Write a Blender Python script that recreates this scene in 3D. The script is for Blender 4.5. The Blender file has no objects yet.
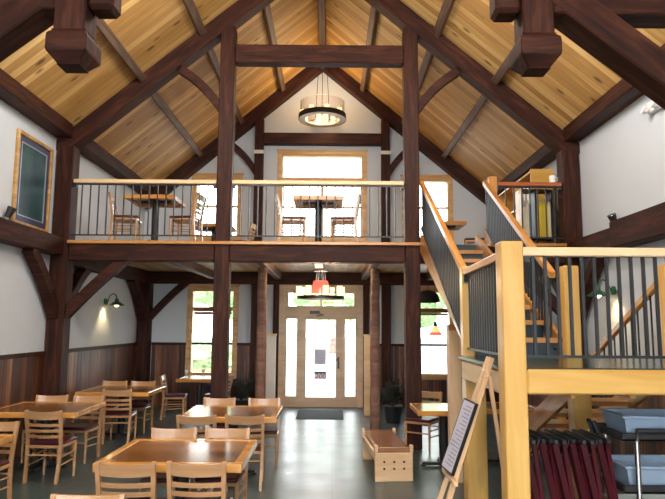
import bpy, bmesh, math, random
from mathutils import Vector, Matrix, Euler
random.seed(7)
S = bpy.context.scene
C = S.collection
V = Vector
PI = math.pi

# ------------------------------------------------------------------ materials
def new_mat(name):
    m = bpy.data.materials.new(name); m.use_nodes = True
    nt = m.node_tree; nt.nodes.clear()
    out = nt.nodes.new('ShaderNodeOutputMaterial')
    b = nt.nodes.new('ShaderNodeBsdfPrincipled')
    nt.links.new(b.outputs[0], out.inputs[0])
    return m, nt, b, out

def plain(name, col, rough=.5, metal=0, spec=.5, noise=0.06, nscale=6):
    m, nt, b, out = new_mat(name)
    tc = nt.nodes.new('ShaderNodeTexCoord')
    n = nt.nodes.new('ShaderNodeTexNoise'); n.inputs['Scale'].default_value = nscale
    nt.links.new(tc.outputs['Object'], n.inputs['Vector'])
    r = nt.nodes.new('ShaderNodeValToRGB')
    a = [max(0, c*(1-noise)) for c in col]; z = [min(1, c*(1+noise)) for c in col]
    r.color_ramp.elements[0].color = (*a, 1); r.color_ramp.elements[1].color = (*z, 1)
    r.color_ramp.elements[0].position = .3; r.color_ramp.elements[1].position = .7
    nt.links.new(n.outputs['Fac'], r.inputs[0]); nt.links.new(r.outputs[0], b.inputs['Base Color'])
    b.inputs['Roughness'].default_value = rough; b.inputs['Metallic'].default_value = metal
    b.inputs['Specular IOR Level'].default_value = spec
    return m

def glow(name, col, s):
    m, nt, b, out = new_mat(name)
    b.inputs['Base Color'].default_value = (*col, 1)
    b.inputs['Emission Color'].default_value = (*col, 1)
    b.inputs['Emission Strength'].default_value = s
    return m

def wood(name, dark, mid, light, rough=.45, along=0, grain=14, stretch=.12, knots=0.0, board=None, across=1,
         seam=.35, vary=.5, bump=.15, spec=.5, coat=0):
    """wood whose grain runs along one object axis; board = width of boards laid side by side"""
    m, nt, b, out = new_mat(name)
    N = nt.nodes.new; L = nt.links.new
    tc = N('ShaderNodeTexCoord'); sep = N('ShaderNodeSeparateXYZ'); L(tc.outputs['Object'], sep.inputs[0])
    def mth(op, a, bb=None, c=None):
        n = N('ShaderNodeMath'); n.operation = op
        for i, v in enumerate((a, bb, c)):
            if v is None: continue
            if isinstance(v, (int, float)): n.inputs[i].default_value = v
            else: L(v, n.inputs[i])
        return n.outputs[0]
    comb = N('ShaderNodeCombineXYZ')
    idv = None
    if board:
        q = mth('DIVIDE', sep.outputs[across], board)
        idn = mth('FLOOR', q); fr = mth('FRACT', q)
        wn = N('ShaderNodeTexWhiteNoise'); wn.noise_dimensions = '1D'; L(idn, wn.inputs['W']); idv = wn.outputs['Value']
        edge = mth('MINIMUM', fr, mth('SUBTRACT', 1.0, fr))
        seamv = mth('GREATER_THAN', edge, .035)
    for i in range(3):
        s = stretch if i == along else 1.0
        v = mth('MULTIPLY', sep.outputs[i], s)
        if idv is not None and i == along: v = mth('ADD', v, mth('MULTIPLY', idv, 17.0))
        L(v, comb.inputs[i])
    n1 = N('ShaderNodeTexNoise'); n1.inputs['Scale'].default_value = grain; n1.inputs['Detail'].default_value = 5
    n1.inputs['Roughness'].default_value = .6; n1.inputs['Distortion'].default_value = .6
    L(comb.outputs[0], n1.inputs['Vector'])
    ramp = N('ShaderNodeValToRGB'); e = ramp.color_ramp.elements
    e[0].position = .28; e[0].color = (*dark, 1); e[1].position = .72; e[1].color = (*light, 1)
    k = e.new(.5); k.color = (*mid, 1)
    fac = n1.outputs['Fac']
    if idv is not None:
        fac = mth('ADD', mth('MULTIPLY', fac, 1-vary*.5), mth('MULTIPLY', mth('SUBTRACT', idv, .25), vary*.5))
    L(fac, ramp.inputs[0])
    col = ramp.outputs[0]
    if knots:
        comb2 = N('ShaderNodeCombineXYZ')
        for i in range(3):
            L(mth('MULTIPLY', sep.outputs[i], .42 if i == along else 1.0), comb2.inputs[i])
        vo = N('ShaderNodeTexVoronoi'); vo.inputs['Scale'].default_value = knots; L(comb2.outputs[0], vo.inputs['Vector'])
        kr = N('ShaderNodeValToRGB'); kr.color_ramp.elements[0].position = .09; kr.color_ramp.elements[1].position = .20
        kr.color_ramp.elements[0].color = (.30, .30, .30, 1); kr.color_ramp.elements[1].color = (1, 1, 1, 1)
        L(vo.outputs['Distance'], kr.inputs[0])
        mx = N('ShaderNodeMix'); mx.data_type = 'RGBA'; mx.blend_type = 'MULTIPLY'; mx.inputs[0].default_value = 1
        L(col, mx.inputs[6]); L(kr.outputs[0], mx.inputs[7]); col = mx.outputs[2]
    if board:
        sr = N('ShaderNodeMapRange'); sr.inputs['To Min'].default_value = 1-seam; L(seamv, sr.inputs['Value'])
        mx = N('ShaderNodeMix'); mx.data_type = 'RGBA'; mx.blend_type = 'MULTIPLY'; mx.inputs[0].default_value = 1
        cb = N('ShaderNodeCombineColor')
        for i in range(3): L(sr.outputs[0], cb.inputs[i])
        L(col, mx.inputs[6]); L(cb.outputs[0], mx.inputs[7]); col = mx.outputs[2]
    L(col, b.inputs['Base Color'])
    b.inputs['Roughness'].default_value = rough; b.inputs['Specular IOR Level'].default_value = spec
    b.inputs['Coat Weight'].default_value = coat; b.inputs['Coat Roughness'].default_value = .12
    bp = N('ShaderNodeBump'); bp.inputs['Strength'].default_value = bump; bp.inputs['Distance'].default_value = .01
    L(fac, bp.inputs['Height']); L(bp.outputs[0], b.inputs['Normal'])
    return m

M = {}
TD, TM, TL = (.012, .0030, .0018), (.034, .0088, .0048), (.080, .025, .012)
M['timber'] = wood('dark_stained_timber', TD, TM, TL, rough=.6, along=0, spec=.22)
M['timber_rafter'] = wood('dark_stained_rafter', TD, TM, TL, rough=.6, along=0, spec=.22)
M['log'] = wood('weathered_log', (.10, .045, .03), (.19, .095, .065), (.30, .17, .12), rough=.75, along=0, grain=9)
M['purlin'] = wood('grey_brown_purlin', (.06, .032, .022), (.12, .07, .048), (.20, .13, .09), rough=.6, along=0)
M['ceiling'] = wood('knotty_pine_ceiling', (.40, .215, .06), (.60, .37, .13), (.78, .55, .25), rough=.6, along=0, grain=6,
                    stretch=.10, knots=4.6, board=.14, across=1, seam=.35, vary=.75, bump=.05)
M['deckceil'] = wood('pine_deck_boards', (.42, .25, .10), (.60, .40, .19), (.75, .55, .30), rough=.5, along=1, grain=6,
                     stretch=.10, knots=2.5, board=.14, across=0, seam=.3, vary=.5, bump=.05)
M['pine'] = wood('yellow_pine_post', (.50, .24, .045), (.66, .37, .085), (.76, .50, .16), rough=.38, along=0, grain=5, stretch=.09, knots=2.0, bump=.04, coat=.25)
M['pine_pale'] = wood('pale_pine', (.62, .42, .20), (.76, .56, .31), (.85, .69, .46), rough=.45, along=0, grain=6, stretch=.1, bump=.04)
M['redcap'] = wood('red_brown_cap', (.22, .05, .018), (.36, .095, .03), (.46, .15, .05), rough=.35, along=0, grain=6, stretch=.1, bump=.04, coat=.3)
M['pine_orange'] = wood('orange_pine', (.33, .125, .022), (.50, .22, .05), (.62, .33, .10), rough=.35, along=0, grain=6, stretch=.1, bump=.04, coat=.3)
M['honey'] = wood('honey_window_trim', (.42, .22, .07), (.60, .36, .14), (.74, .50, .24), rough=.4, along=0, grain=7, stretch=.1, bump=.04)
M['doorwood'] = wood('pale_door_maple', (.50, .37, .24), (.62, .47, .31), (.70, .56, .40), rough=.4, along=0, grain=7, stretch=.1, bump=.04)
M['chair'] = wood('beech_chair_wood', (.36, .17, .07), (.48, .26, .12), (.58, .35, .18), rough=.32, along=0, grain=5, stretch=.2, bump=.03, coat=.3)
M['tabletop'] = wood('glossy_table_top', (.20, .075, .018), (.34, .15, .04), (.47, .24, .08), rough=.26, along=0, grain=6, stretch=.09, board=.14, across=1, seam=.3, vary=.6, bump=.02, coat=.35, knots=1.4)
M['tableedge'] = wood('orange_table_border', (.46, .19, .04), (.64, .30, .07), (.76, .42, .14), rough=.22, along=0, grain=7, stretch=.1, bump=.02, coat=.6)
M['wainscot'] = wood('brown_wainscot_boards', (.050, .013, .005), (.15, .050, .020), (.40, .19, .09), rough=.45, along=2, grain=7, stretch=.10, knots=1.6, bump=.05, board=.135, across=1, seam=.5, vary=.8)
M['wainscot_x'] = wood('brown_wainscot_boards_back', (.050, .013, .005), (.15, .050, .020), (.40, .19, .09), rough=.45, along=2, grain=7, stretch=.10, knots=1.6, bump=.05, board=.135, across=0, seam=.5, vary=.8)
M['benchwood'] = wood('pale_bench_wood', (.55, .33, .17), (.70, .46, .26), (.80, .58, .36), rough=.4, along=0, grain=5, stretch=.15, bump=.03)
M['benchseat'] = wood('brown_bench_seat', (.16, .06, .025), (.28, .12, .05), (.40, .20, .09), rough=.25, along=0, grain=6, stretch=.1, bump=.03, coat=.4)
M['mahogany'] = wood('dark_red_mahogany', (.025, .002, .004), (.055, .003, .007), (.085, .006, .011), rough=.6, spec=.2, along=0, grain=9, stretch=.15, bump=.02)
M['wallpaint'] = plain('pale_blue_grey_paint', (.585, .64, .70), rough=.75, noise=.02, nscale=1.5)
M['black'] = plain('black_iron', (.012, .013, .016), rough=.4, noise=.1)
M['blackpl'] = plain('black_plastic', (.016, .017, .02), rough=.45)
M['navy'] = plain('navy_cloth', (.012, .02, .07), rough=.7)
M['burgundy'] = plain('burgundy_vinyl', (.055, .008, .020), rough=.35)
M['tub'] = plain('grey_blue_plastic', (.27, .36, .48), rough=.5, noise=.03)
M['chrome'] = plain('chrome', (.75, .77, .8), rough=.2, metal=1)
M['white'] = plain('white_enamel', (.8, .8, .8), rough=.4, noise=.02)
M['offwhite'] = plain('offwhite_panel', (.68, .70, .66), rough=.5, noise=.03)
M['green'] = plain('green_enamel', (.02, .10, .045), rough=.3)
M['gold'] = wood('gilded_frame', (.26, .13, .03), (.42, .23, .06), (.58, .36, .12), rough=.35, along=0, grain=9)
M['matnavy'] = plain('navy_mount', (.03, .035, .10), rough=.4)
M['silver'] = plain('silver_fillet', (.45, .50, .55), rough=.3, metal=.6)
M['rust'] = plain('rolled_shade_fabric', (.30, .12, .05), rough=.8)
M['blind'] = plain('pale_blind_slats', (.62, .55, .44), rough=.6)
M['mat'] = plain('charcoal_door_mat', (.018, .02, .026), rough=.9)
M['gravel'] = plain('pale_gravel', (.46, .45, .42), rough=.95, noise=.2, nscale=3)
M['leaf'] = plain('hedge_leaves', (.22, .34, .14), rough=.8, noise=.6, nscale=7)
M['brick'] = plain('red_brick_planter', (.45, .11, .05), rough=.8, noise=.3, nscale=9)
M['carpaint'] = plain('blue_grey_car_paint', (.18, .26, .36), rough=.2, noise=.02)
M['foliage'] = plain('dark_plant_leaves', (.03, .035, .028), rough=.6, noise=.4)
M['rubber'] = plain('black_rubber', (.01, .01, .01), rough=.8)
M['steel_dk'] = plain('dark_stair_riser', (.018, .035, .045), rough=.35, noise=.3)
M['yellow'] = plain('yellow_book_cover', (.62, .46, .03), rough=.5)
M['cream'] = plain('cream_book_cover', (.66, .60, .45), rough=.6)
M['bookred'] = plain('brown_red_book_cover', (.25, .07, .04), rough=.6)
M['bookblue'] = plain('dark_blue_book_cover', (.03, .06, .16), rough=.6)
M['bulb'] = glow('warm_bulb', (1, .74, .34), 14)
M['candle'] = glow('lit_candle_glass', (1, .84, .40), 1.1)
M['amber'] = glow('amber_lamp_glass', (1, .62, .2), .7)
M['redshade'] = glow('pink_red_lit_shade', (.9, .14, .11), .6)
M['lampwhite'] = glow('lamp_lens', (1, .93, .8), 6)
M['bluetext'] = plain('blue_print', (.03, .16, .33), rough=.5)
M['redtext'] = plain('red_print', (.50, .02, .04), rough=.5)
M['blacktext'] = plain('dark_print', (.24, .24, .32), rough=.5)
M['paper'] = plain('pale_lilac_paper', (.70, .70, .86), rough=.8, noise=.03)
M['menupaper'] = plain('menu_paper', (.50, .50, .60), rough=.6, noise=.05)

# slate floor
def floor_mat():
    m, nt, b, out = new_mat('slate_floor_tiles')
    N = nt.nodes.new; L = nt.links.new
    tc = N('ShaderNodeTexCoord')
    br = N('ShaderNodeTexBrick'); br.offset = 0
    br.inputs['Scale'].default_value = 1; br.inputs['Brick Width'].default_value = .62; br.inputs['Row Height'].default_value = .62
    br.inputs['Mortar Size'].default_value = .006; br.inputs['Mortar Smooth'].default_value = .3
    br.inputs['Color1'].default_value = (.040, .066, .070, 1); br.inputs['Color2'].default_value = (.060, .084, .084, 1)
    br.inputs['Mortar'].default_value = (.022, .026, .024, 1)
    mp = N('ShaderNodeMapping'); mp.inputs['Location'].default_value = (.38, .1, 0)
    L(tc.outputs['Object'], mp.inputs[0]); L(mp.outputs[0], br.inputs['Vector'])
    n = N('ShaderNodeTexNoise'); n.inputs['Scale'].default_value = 2.2; n.inputs['Detail'].default_value = 6
    L(tc.outputs['Object'], n.inputs['Vector'])
    mx = N('ShaderNodeMix'); mx.data_type = 'RGBA'; mx.blend_type = 'OVERLAY'; mx.inputs[0].default_value = .55
    L(br.outputs['Color'], mx.inputs[6]); L(n.outputs['Color'], mx.inputs[7])
    hs = N('ShaderNodeHueSaturation'); hs.inputs['Saturation'].default_value = .8; L(mx.outputs[2], hs.inputs['Color'])
    L(hs.outputs[0], b.inputs['Base Color'])
    rr = N('ShaderNodeMapRange'); rr.inputs['To Min'].default_value = .22; rr.inputs['To Max'].default_value = .42
    L(n.outputs['Fac'], rr.inputs['Value']); L(rr.outputs[0], b.inputs['Roughness'])
    bp = N('ShaderNodeBump'); bp.inputs['Strength'].default_value = .25; bp.inputs['Distance'].default_value = .01
    L(n.outputs['Fac'], bp.inputs['Height']); L(bp.outputs[0], b.inputs['Normal'])
    b.inputs['Specular IOR Level'].default_value = .6
    return m
M['floor'] = floor_mat()
M['landingfloor'] = plain('dark_green_landing', (.020, .045, .040), rough=.16, noise=.2, nscale=3, spec=.8)

def picture_mat():
    m, nt, b, out = new_mat('dark_teal_picture')
    N = nt.nodes.new; L = nt.links.new
    tc = N('ShaderNodeTexCoord'); n = N('ShaderNodeTexNoise'); n.inputs['Scale'].default_value = 3.5; n.inputs['Detail'].default_value = 4
    L(tc.outputs['Object'], n.inputs['Vector'])
    r = N('ShaderNodeValToRGB'); e = r.color_ramp.elements
    e[0].position = .3; e[0].color = (.006, .025, .045, 1); e[1].position = .75; e[1].color = (.04, .085, .06, 1)
    k = e.new(.5); k.color = (.012, .055, .07, 1)
    L(n.outputs['Fac'], r.inputs[0]); L(r.outputs[0], b.inputs['Base Color'])
    b.inputs['Roughness'].default_value = .35; b.inputs['Specular IOR Level'].default_value = .25
    return m
M['picture'] = picture_mat()

def glass_mat(name, tint=(1, 1, 1), refl=.10):
    m = bpy.data.materials.new(name); m.use_nodes = True; nt = m.node_tree; nt.nodes.clear()
    N = nt.nodes.new; L = nt.links.new
    out = N('ShaderNodeOutputMaterial'); t = N('ShaderNodeBsdfTransparent'); g = N('ShaderNodeBsdfGlossy')
    t.inputs[0].default_value = (*tint, 1); g.inputs['Roughness'].default_value = .02
    lw = N('ShaderNodeLayerWeight'); lw.inputs[0].default_value = .35
    mr = N('ShaderNodeMapRange'); mr.inputs['To Min'].default_value = refl*.4; mr.inputs['To Max'].default_value = .6
    L(lw.outputs['Facing'], mr.inputs['Value'])
    mx = N('ShaderNodeMixShader'); L(mr.outputs[0], mx.inputs[0]); L(t.outputs[0], mx.inputs[1]); L(g.outputs[0], mx.inputs[2])
    L(mx.outputs[0], out.inputs[0])
    return m
M['glass'] = glass_mat('window_glass')
M['clearglass'] = glass_mat('clear_drum_glass', (.98, .96, .98), .05)

# ------------------------------------------------------------------ helpers
def tag(o, label=None, cat=None, group=None, kind=None):
    if label: o['label'] = label
    if cat: o['category'] = cat
    if group: o['group'] = group
    if kind: o['kind'] = kind
    return o

def empty(name, loc=(0, 0, 0), label=None, cat=None, group=None, kind=None, rz=0):
    o = bpy.data.objects.new(name, None); C.objects.link(o)
    o.empty_display_size = .1
    o.location = loc; o.rotation_euler = (0, 0, rz)
    return tag(o, label, cat, group, kind)

def wm(o):
    m = Matrix.Translation(o.location) @ o.rotation_euler.to_matrix().to_4x4() if not o.get('_m') else o.matrix_basis.copy()
    return m

def basis_world(o):
    m = o.matrix_basis.copy()
    if o.parent: m = basis_world(o.parent) @ o.matrix_parent_inverse @ m
    return m

def obj(name, bm, mat, parent=None, bevel=0, smooth=False, matrix=None):
    if bevel:
        es = [e for e in bm.edges if e.calc_face_angle(0) > .6]
        bmesh.ops.bevel(bm, geom=es, offset=bevel, segments=1, affect='EDGES', profile=.5)
    bmesh.ops.recalc_face_normals(bm, faces=bm.faces)
    me = bpy.data.meshes.new(name); bm.to_mesh(me); bm.free()
    me.materials.append(mat)
    if smooth:
        for p in me.polygons: p.use_smooth = True
        try: me.set_sharp_from_angle(angle=.7)
        except Exception: pass
    o = bpy.data.objects.new(name, me); C.objects.link(o)
    if matrix is not None: o.matrix_basis = matrix
    if parent is not None:
        o.parent = parent; o.matrix_parent_inverse = basis_world(parent).inverted()
    return o

def B(bm, x0, x1, y0, y1, z0, z1, mx=None):
    r = bmesh.ops.create_cube(bm, size=1)
    bmesh.ops.scale(bm, vec=(x1-x0, y1-y0, z1-z0), verts=r['verts'])
    bmesh.ops.translate(bm, vec=((x0+x1)/2, (y0+y1)/2, (z0+z1)/2), verts=r['verts'])
    if mx is not None: bmesh.ops.transform(bm, matrix=mx, verts=r['verts'])
    return r['verts']

def box(name, x0, x1, y0, y1, z0, z1, mat, parent=None, bevel=0):
    bm = bmesh.new(); B(bm, x0, x1, y0, y1, z0, z1)
    return obj(name, bm, mat, parent, bevel)

def frame_of(p0, p1, up=(0, 0, 1)):
    p0, p1 = V(p0), V(p1); x = (p1-p0).normalized(); u = V(up)
    if abs(x.dot(u)) > .99: u = V((0, 1, 0))
    y = u.cross(x).normalized(); z = x.cross(y)
    m = Matrix.Identity(4)
    for i, a in enumerate((x, y, z)):
        for j in range(3): m[j][i] = a[j]
    m.translation = (p0+p1)/2
    return m

def beam(name, p0, p1, w, h, mat, parent=None, bevel=.012, up=(0, 0, 1)):
    """straight squared member; w = width across, h = depth; its own x axis runs along it"""
    L = (V(p1)-V(p0)).length
    bm = bmesh.new(); B(bm, -L/2, L/2, -w/2, w/2, -h/2, h/2)
    return obj(name, bm, mat, parent, min(bevel, w*.2, h*.2) if bevel else 0, matrix=frame_of(p0, p1, up))

def frust(bm, z0, z1, r0, r1, n=16, cx=0, cy=0, cap=True):
    a = [bm.verts.new((cx+r0*math.cos(2*PI*i/n), cy+r0*math.sin(2*PI*i/n), z0)) for i in range(n)]
    b = [bm.verts.new((cx+r1*math.cos(2*PI*i/n), cy+r1*math.sin(2*PI*i/n), z1)) for i in range(n)]
    for i in range(n): bm.faces.new((a[i], a[(i+1) % n], b[(i+1) % n], b[i]))
    if cap: bm.faces.new(a[::-1]); bm.faces.new(b)

def lathe(bm, prof, n=20, cx=0, cy=0):
    rings = []
    for r, z in prof:
        rings.append([bm.verts.new((cx+max(r, .0005)*math.cos(2*PI*i/n), cy+max(r, .0005)*math.sin(2*PI*i/n), z)) for i in range(n)])
    for k in range(len(rings)-1):
        for i in range(n):
            bm.faces.new((rings[k][i], rings[k][(i+1) % n], rings[k+1][(i+1) % n], rings[k+1][i]))

def tube(bm, pts, r, n=8, cap=True):
    pts = [V(p) for p in pts]; rings = []
    rr = r if isinstance(r, (list, tuple)) else [r]*len(pts)
    prev = None
    for i, p in enumerate(pts):
        t = ((pts[i+1] if i < len(pts)-1 else p)-(pts[i-1] if i else p)).normalized()
        u = V((0, 0, 1)) if abs(t.z) < .9 else V((0, 1, 0))
        if prev is not None:
            u = prev-t*prev.dot(t)
            if u.length < 1e-4: u = V((0, 0, 1)) if abs(t.z) < .9 else V((0, 1, 0))
        u = (u-t*u.dot(t)).normalized(); prev = u; v = t.cross(u)
        rings.append([bm.verts.new(p+(u*math.cos(2*PI*k/n)+v*math.sin(2*PI*k/n))*rr[i]) for k in range(n)])
    for a, b in zip(rings, rings[1:]):
        for k in range(n): bm.faces.new((a[k], a[(k+1) % n], b[(k+1) % n], b[k]))
    if cap: bm.faces.new(rings[0][::-1]); bm.faces.new(rings[-1])

def strip(bm, pts, side, w, t):
    """rectangular section swept along pts; side = constant direction, w across it, t thickness in the plane"""
    side = V(side).normalized(); pts = [V(p) for p in pts]; rings = []
    for i, p in enumerate(pts):
        d = ((pts[i+1] if i < len(pts)-1 else p)-(pts[i-1] if i else p)).normalized()
        n = side.cross(d).normalized()
        rings.append([bm.verts.new(p+side*a*w/2+n*b*t/2) for a, b in ((-1, -1), (1, -1), (1, 1), (-1, 1))])
    for a, b in zip(rings, rings[1:]):
        for k in range(4): bm.faces.new((a[k], a[(k+1) % 4], b[(k+1) % 4], b[k]))
    bm.faces.new(rings[0][::-1]); bm.faces.new(rings[-1])

def arc_pts(p0, p1, bulge, n=9):
    p0, p1, b = V(p0), V(p1), V(bulge)
    return [p0.lerp(p1, i/n)+b*(4*(i/n)*(1-i/n)) for i in range(n+1)]

def children(o): return [c for c in bpy.data.objects if c.parent == o]
KIDS = {}
def copy_tree(o, parent=None):
    if o not in KIDS: KIDS[o] = children(o)
    c = o.copy(); C.objects.link(c)
    if parent is not None: c.parent = parent
    for ch in KIDS[o]: copy_tree(ch, c)
    return c

def place(src, loc, rz, label, group, state={}):
    key = src.name_full
    if not state.get(key): state[key] = True; o = src
    else:
        o = copy_tree(src)
    o.location = loc; o.rotation_euler = (0, 0, rz)
    tag(o, label, None, group)
    return o

# ------------------------------------------------------------------ dimensions
WX = 4.17          # half width of the hall
YB, YF = 14.15, -4.0
ZD = 3.14          # loft deck
A = 1.49; OB = 4.02; D1 = 9.57; D0 = 4.20; D2 = 14.02
SL = .84; ZR = 8.28   # roof: underside z = ZR - SL*|x|
def roof(x): return ZR-SL*abs(x)

# ------------------------------------------------------------------ shell
box('floor', -WX-.3, WX+.3, YF-.2, YB+.25, -.12, 0, M['floor']).__setitem__('kind', 'structure')

def wall_strips(name, y0, y1, holes, x0, x1, zt, mat):
    bm = bmesh.new()
    xs = sorted({x0, x1, 0.0, *[h[0] for h in holes], *[h[1] for h in holes]})
    xs = [x for x in xs if x0 <= x <= x1]
    for a, b in zip(xs, xs[1:]):
        m = (a+b)/2; zs = [0.0]
        hs = sorted([(h[2], h[3]) for h in holes if h[0] < m < h[1]])
        segs = []; z = 0.0
        for lo, hi in hs: segs.append((z, z, lo, lo)); z = hi
        segs.append((z, z, zt(a), zt(b)))
        for za, zb, ta, tb in segs:
            if ta-za < 1e-4 and tb-zb < 1e-4: continue
            vs = [bm.verts.new(p) for p in ((a, y0, za), (b, y0, zb), (b, y0, tb), (a, y0, ta), (a, y1, za), (b, y1, zb), (b, y1, tb), (a, y1, ta))]
            for f in ((0, 1, 2, 3), (7, 6, 5, 4), (0, 4, 5, 1), (1, 5, 6, 2), (2, 6, 7, 3), (3, 7, 4, 0)): bm.faces.new([vs[i] for i in f])
    o = obj(name, bm, mat); o['kind'] = 'structure'; return o

HOLES = [(-.93, .93, 0.0, 2.76),                    # entrance
         (-3.0, -2.0, .72, 2.64), (2.0, 3.0, .72, 2.64),
         (-3.0, -1.97, 3.86, 5.28), (1.97, 3.0, 3.86, 5.28),
         (-.97, .97, 3.86, 5.87)]
wall_strips('wall_back', YB, YB+.22, HOLES, -WX-.2, WX+.2, lambda x: roof(x)+.02, M['wallpaint'])
RH = [(-3.7, -1.6, .5, 3.0), (-1.3, 1.3, .05, 3.0), (1.6, 3.7, .5, 3.0), (-3.5, -1.6, 3.4, 5.2), (-1.4, 1.4, 3.4, 6.6), (1.6, 3.5, 3.4, 5.2)]
wall_strips('wall_front', YF-.2, YF, RH, -WX-.2, WX+.2, lambda x: roof(x)+.02, M['wallpaint'])
for nm, sx in (('wall_left', -1), ('wall_right', 1)):
    o = box(nm, min(sx*WX, sx*(WX+.2)), max(sx*WX, sx*(WX+.2)), YF-.2, YB+.22, 0, roof(WX)+.02, M['wallpaint']); o['kind'] = 'structure'

# roof boards, one slope each, boards running up the slope
for nm, sx in (('ceiling', -1), ('ceiling_right', 1)):
    xe = WX+.35
    ang = math.atan(SL); off = V((sx*math.sin(ang), 0, math.cos(ang)))*.05
    p0 = V((sx*xe, (YF+YB)/2, roof(xe)))+off; p1 = V((0, (YF+YB)/2, ZR))+off
    o = beam(nm, p0, p1, YB-YF+.8, .10, M['ceiling'], bevel=0); o['kind'] = 'structure'

# loft floor
o = box('floor_loft', -WX, WX, D1+.10, YB, ZD-.10, ZD-.005, M['deckceil']); o['kind'] = 'structure'
o = box('trim_1', -OB+.13, 1.64, D1-.17, D1+.10, ZD-.05, ZD, M['pine_orange'], bevel=.006); o['kind'] = 'structure'
o = box('trim_2', 2.70, OB-.13, D1-.17, D1+.10, ZD-.05, ZD, M['pine_orange'], bevel=.006); o['kind'] = 'structure'

# wainscot of vertical boards
def wains(name, segs, wall, under=()):
    bm = bmesh.new()
    for (u0, u1) in segs:
        u = u0; w = .135
        while u < u1-.02:
            v = min(u+w-.006, u1)
            d = .022+.004*random.random()
            if wall == 'back': B(bm, u, v, YB-d, YB, 0, 1.37)
            elif wall == 'left': B(bm, -WX, -WX+d, u, v, 0, 1.37)
            else: B(bm, WX-d, WX, u, v, 0, 1.37)
            u += w
    for (u0, u1) in under:
        u = u0
        while u < u1-.02:
            v = min(u+.129, u1); B(bm, u, v, YB-.024, YB, 0, .62); u += .135
    o = obj(name, bm, M['wainscot_x' if wall == 'back' else 'wainscot']); o['kind'] = 'structure'
    bm = bmesh.new()
    for (u0, u1) in segs:
        if wall == 'back': B(bm, u0, u1, YB-.05, YB, 1.37, 1.43)
        elif wall == 'left': B(bm, -WX, -WX+.05, u0, u1, 1.37, 1.43)
        else: B(bm, WX-.05, WX, u0, u1, 1.37, 1.43)
    c = obj('cap_rail', bm, M['timber'], o)
wains('trim_3', [(YF, D2-.13)], 'left'); wains('trim_4', [(YF, D2-.13)], 'right')
wains('trim_5', [(-WX+.3, -3.08), (-1.92, -1.0)], 'back', [(-3.08, -1.92)]); wains('trim_6', [(1.0, 1.92), (3.08, WX-.3)], 'back', [(1.92, 3.08)])

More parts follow.
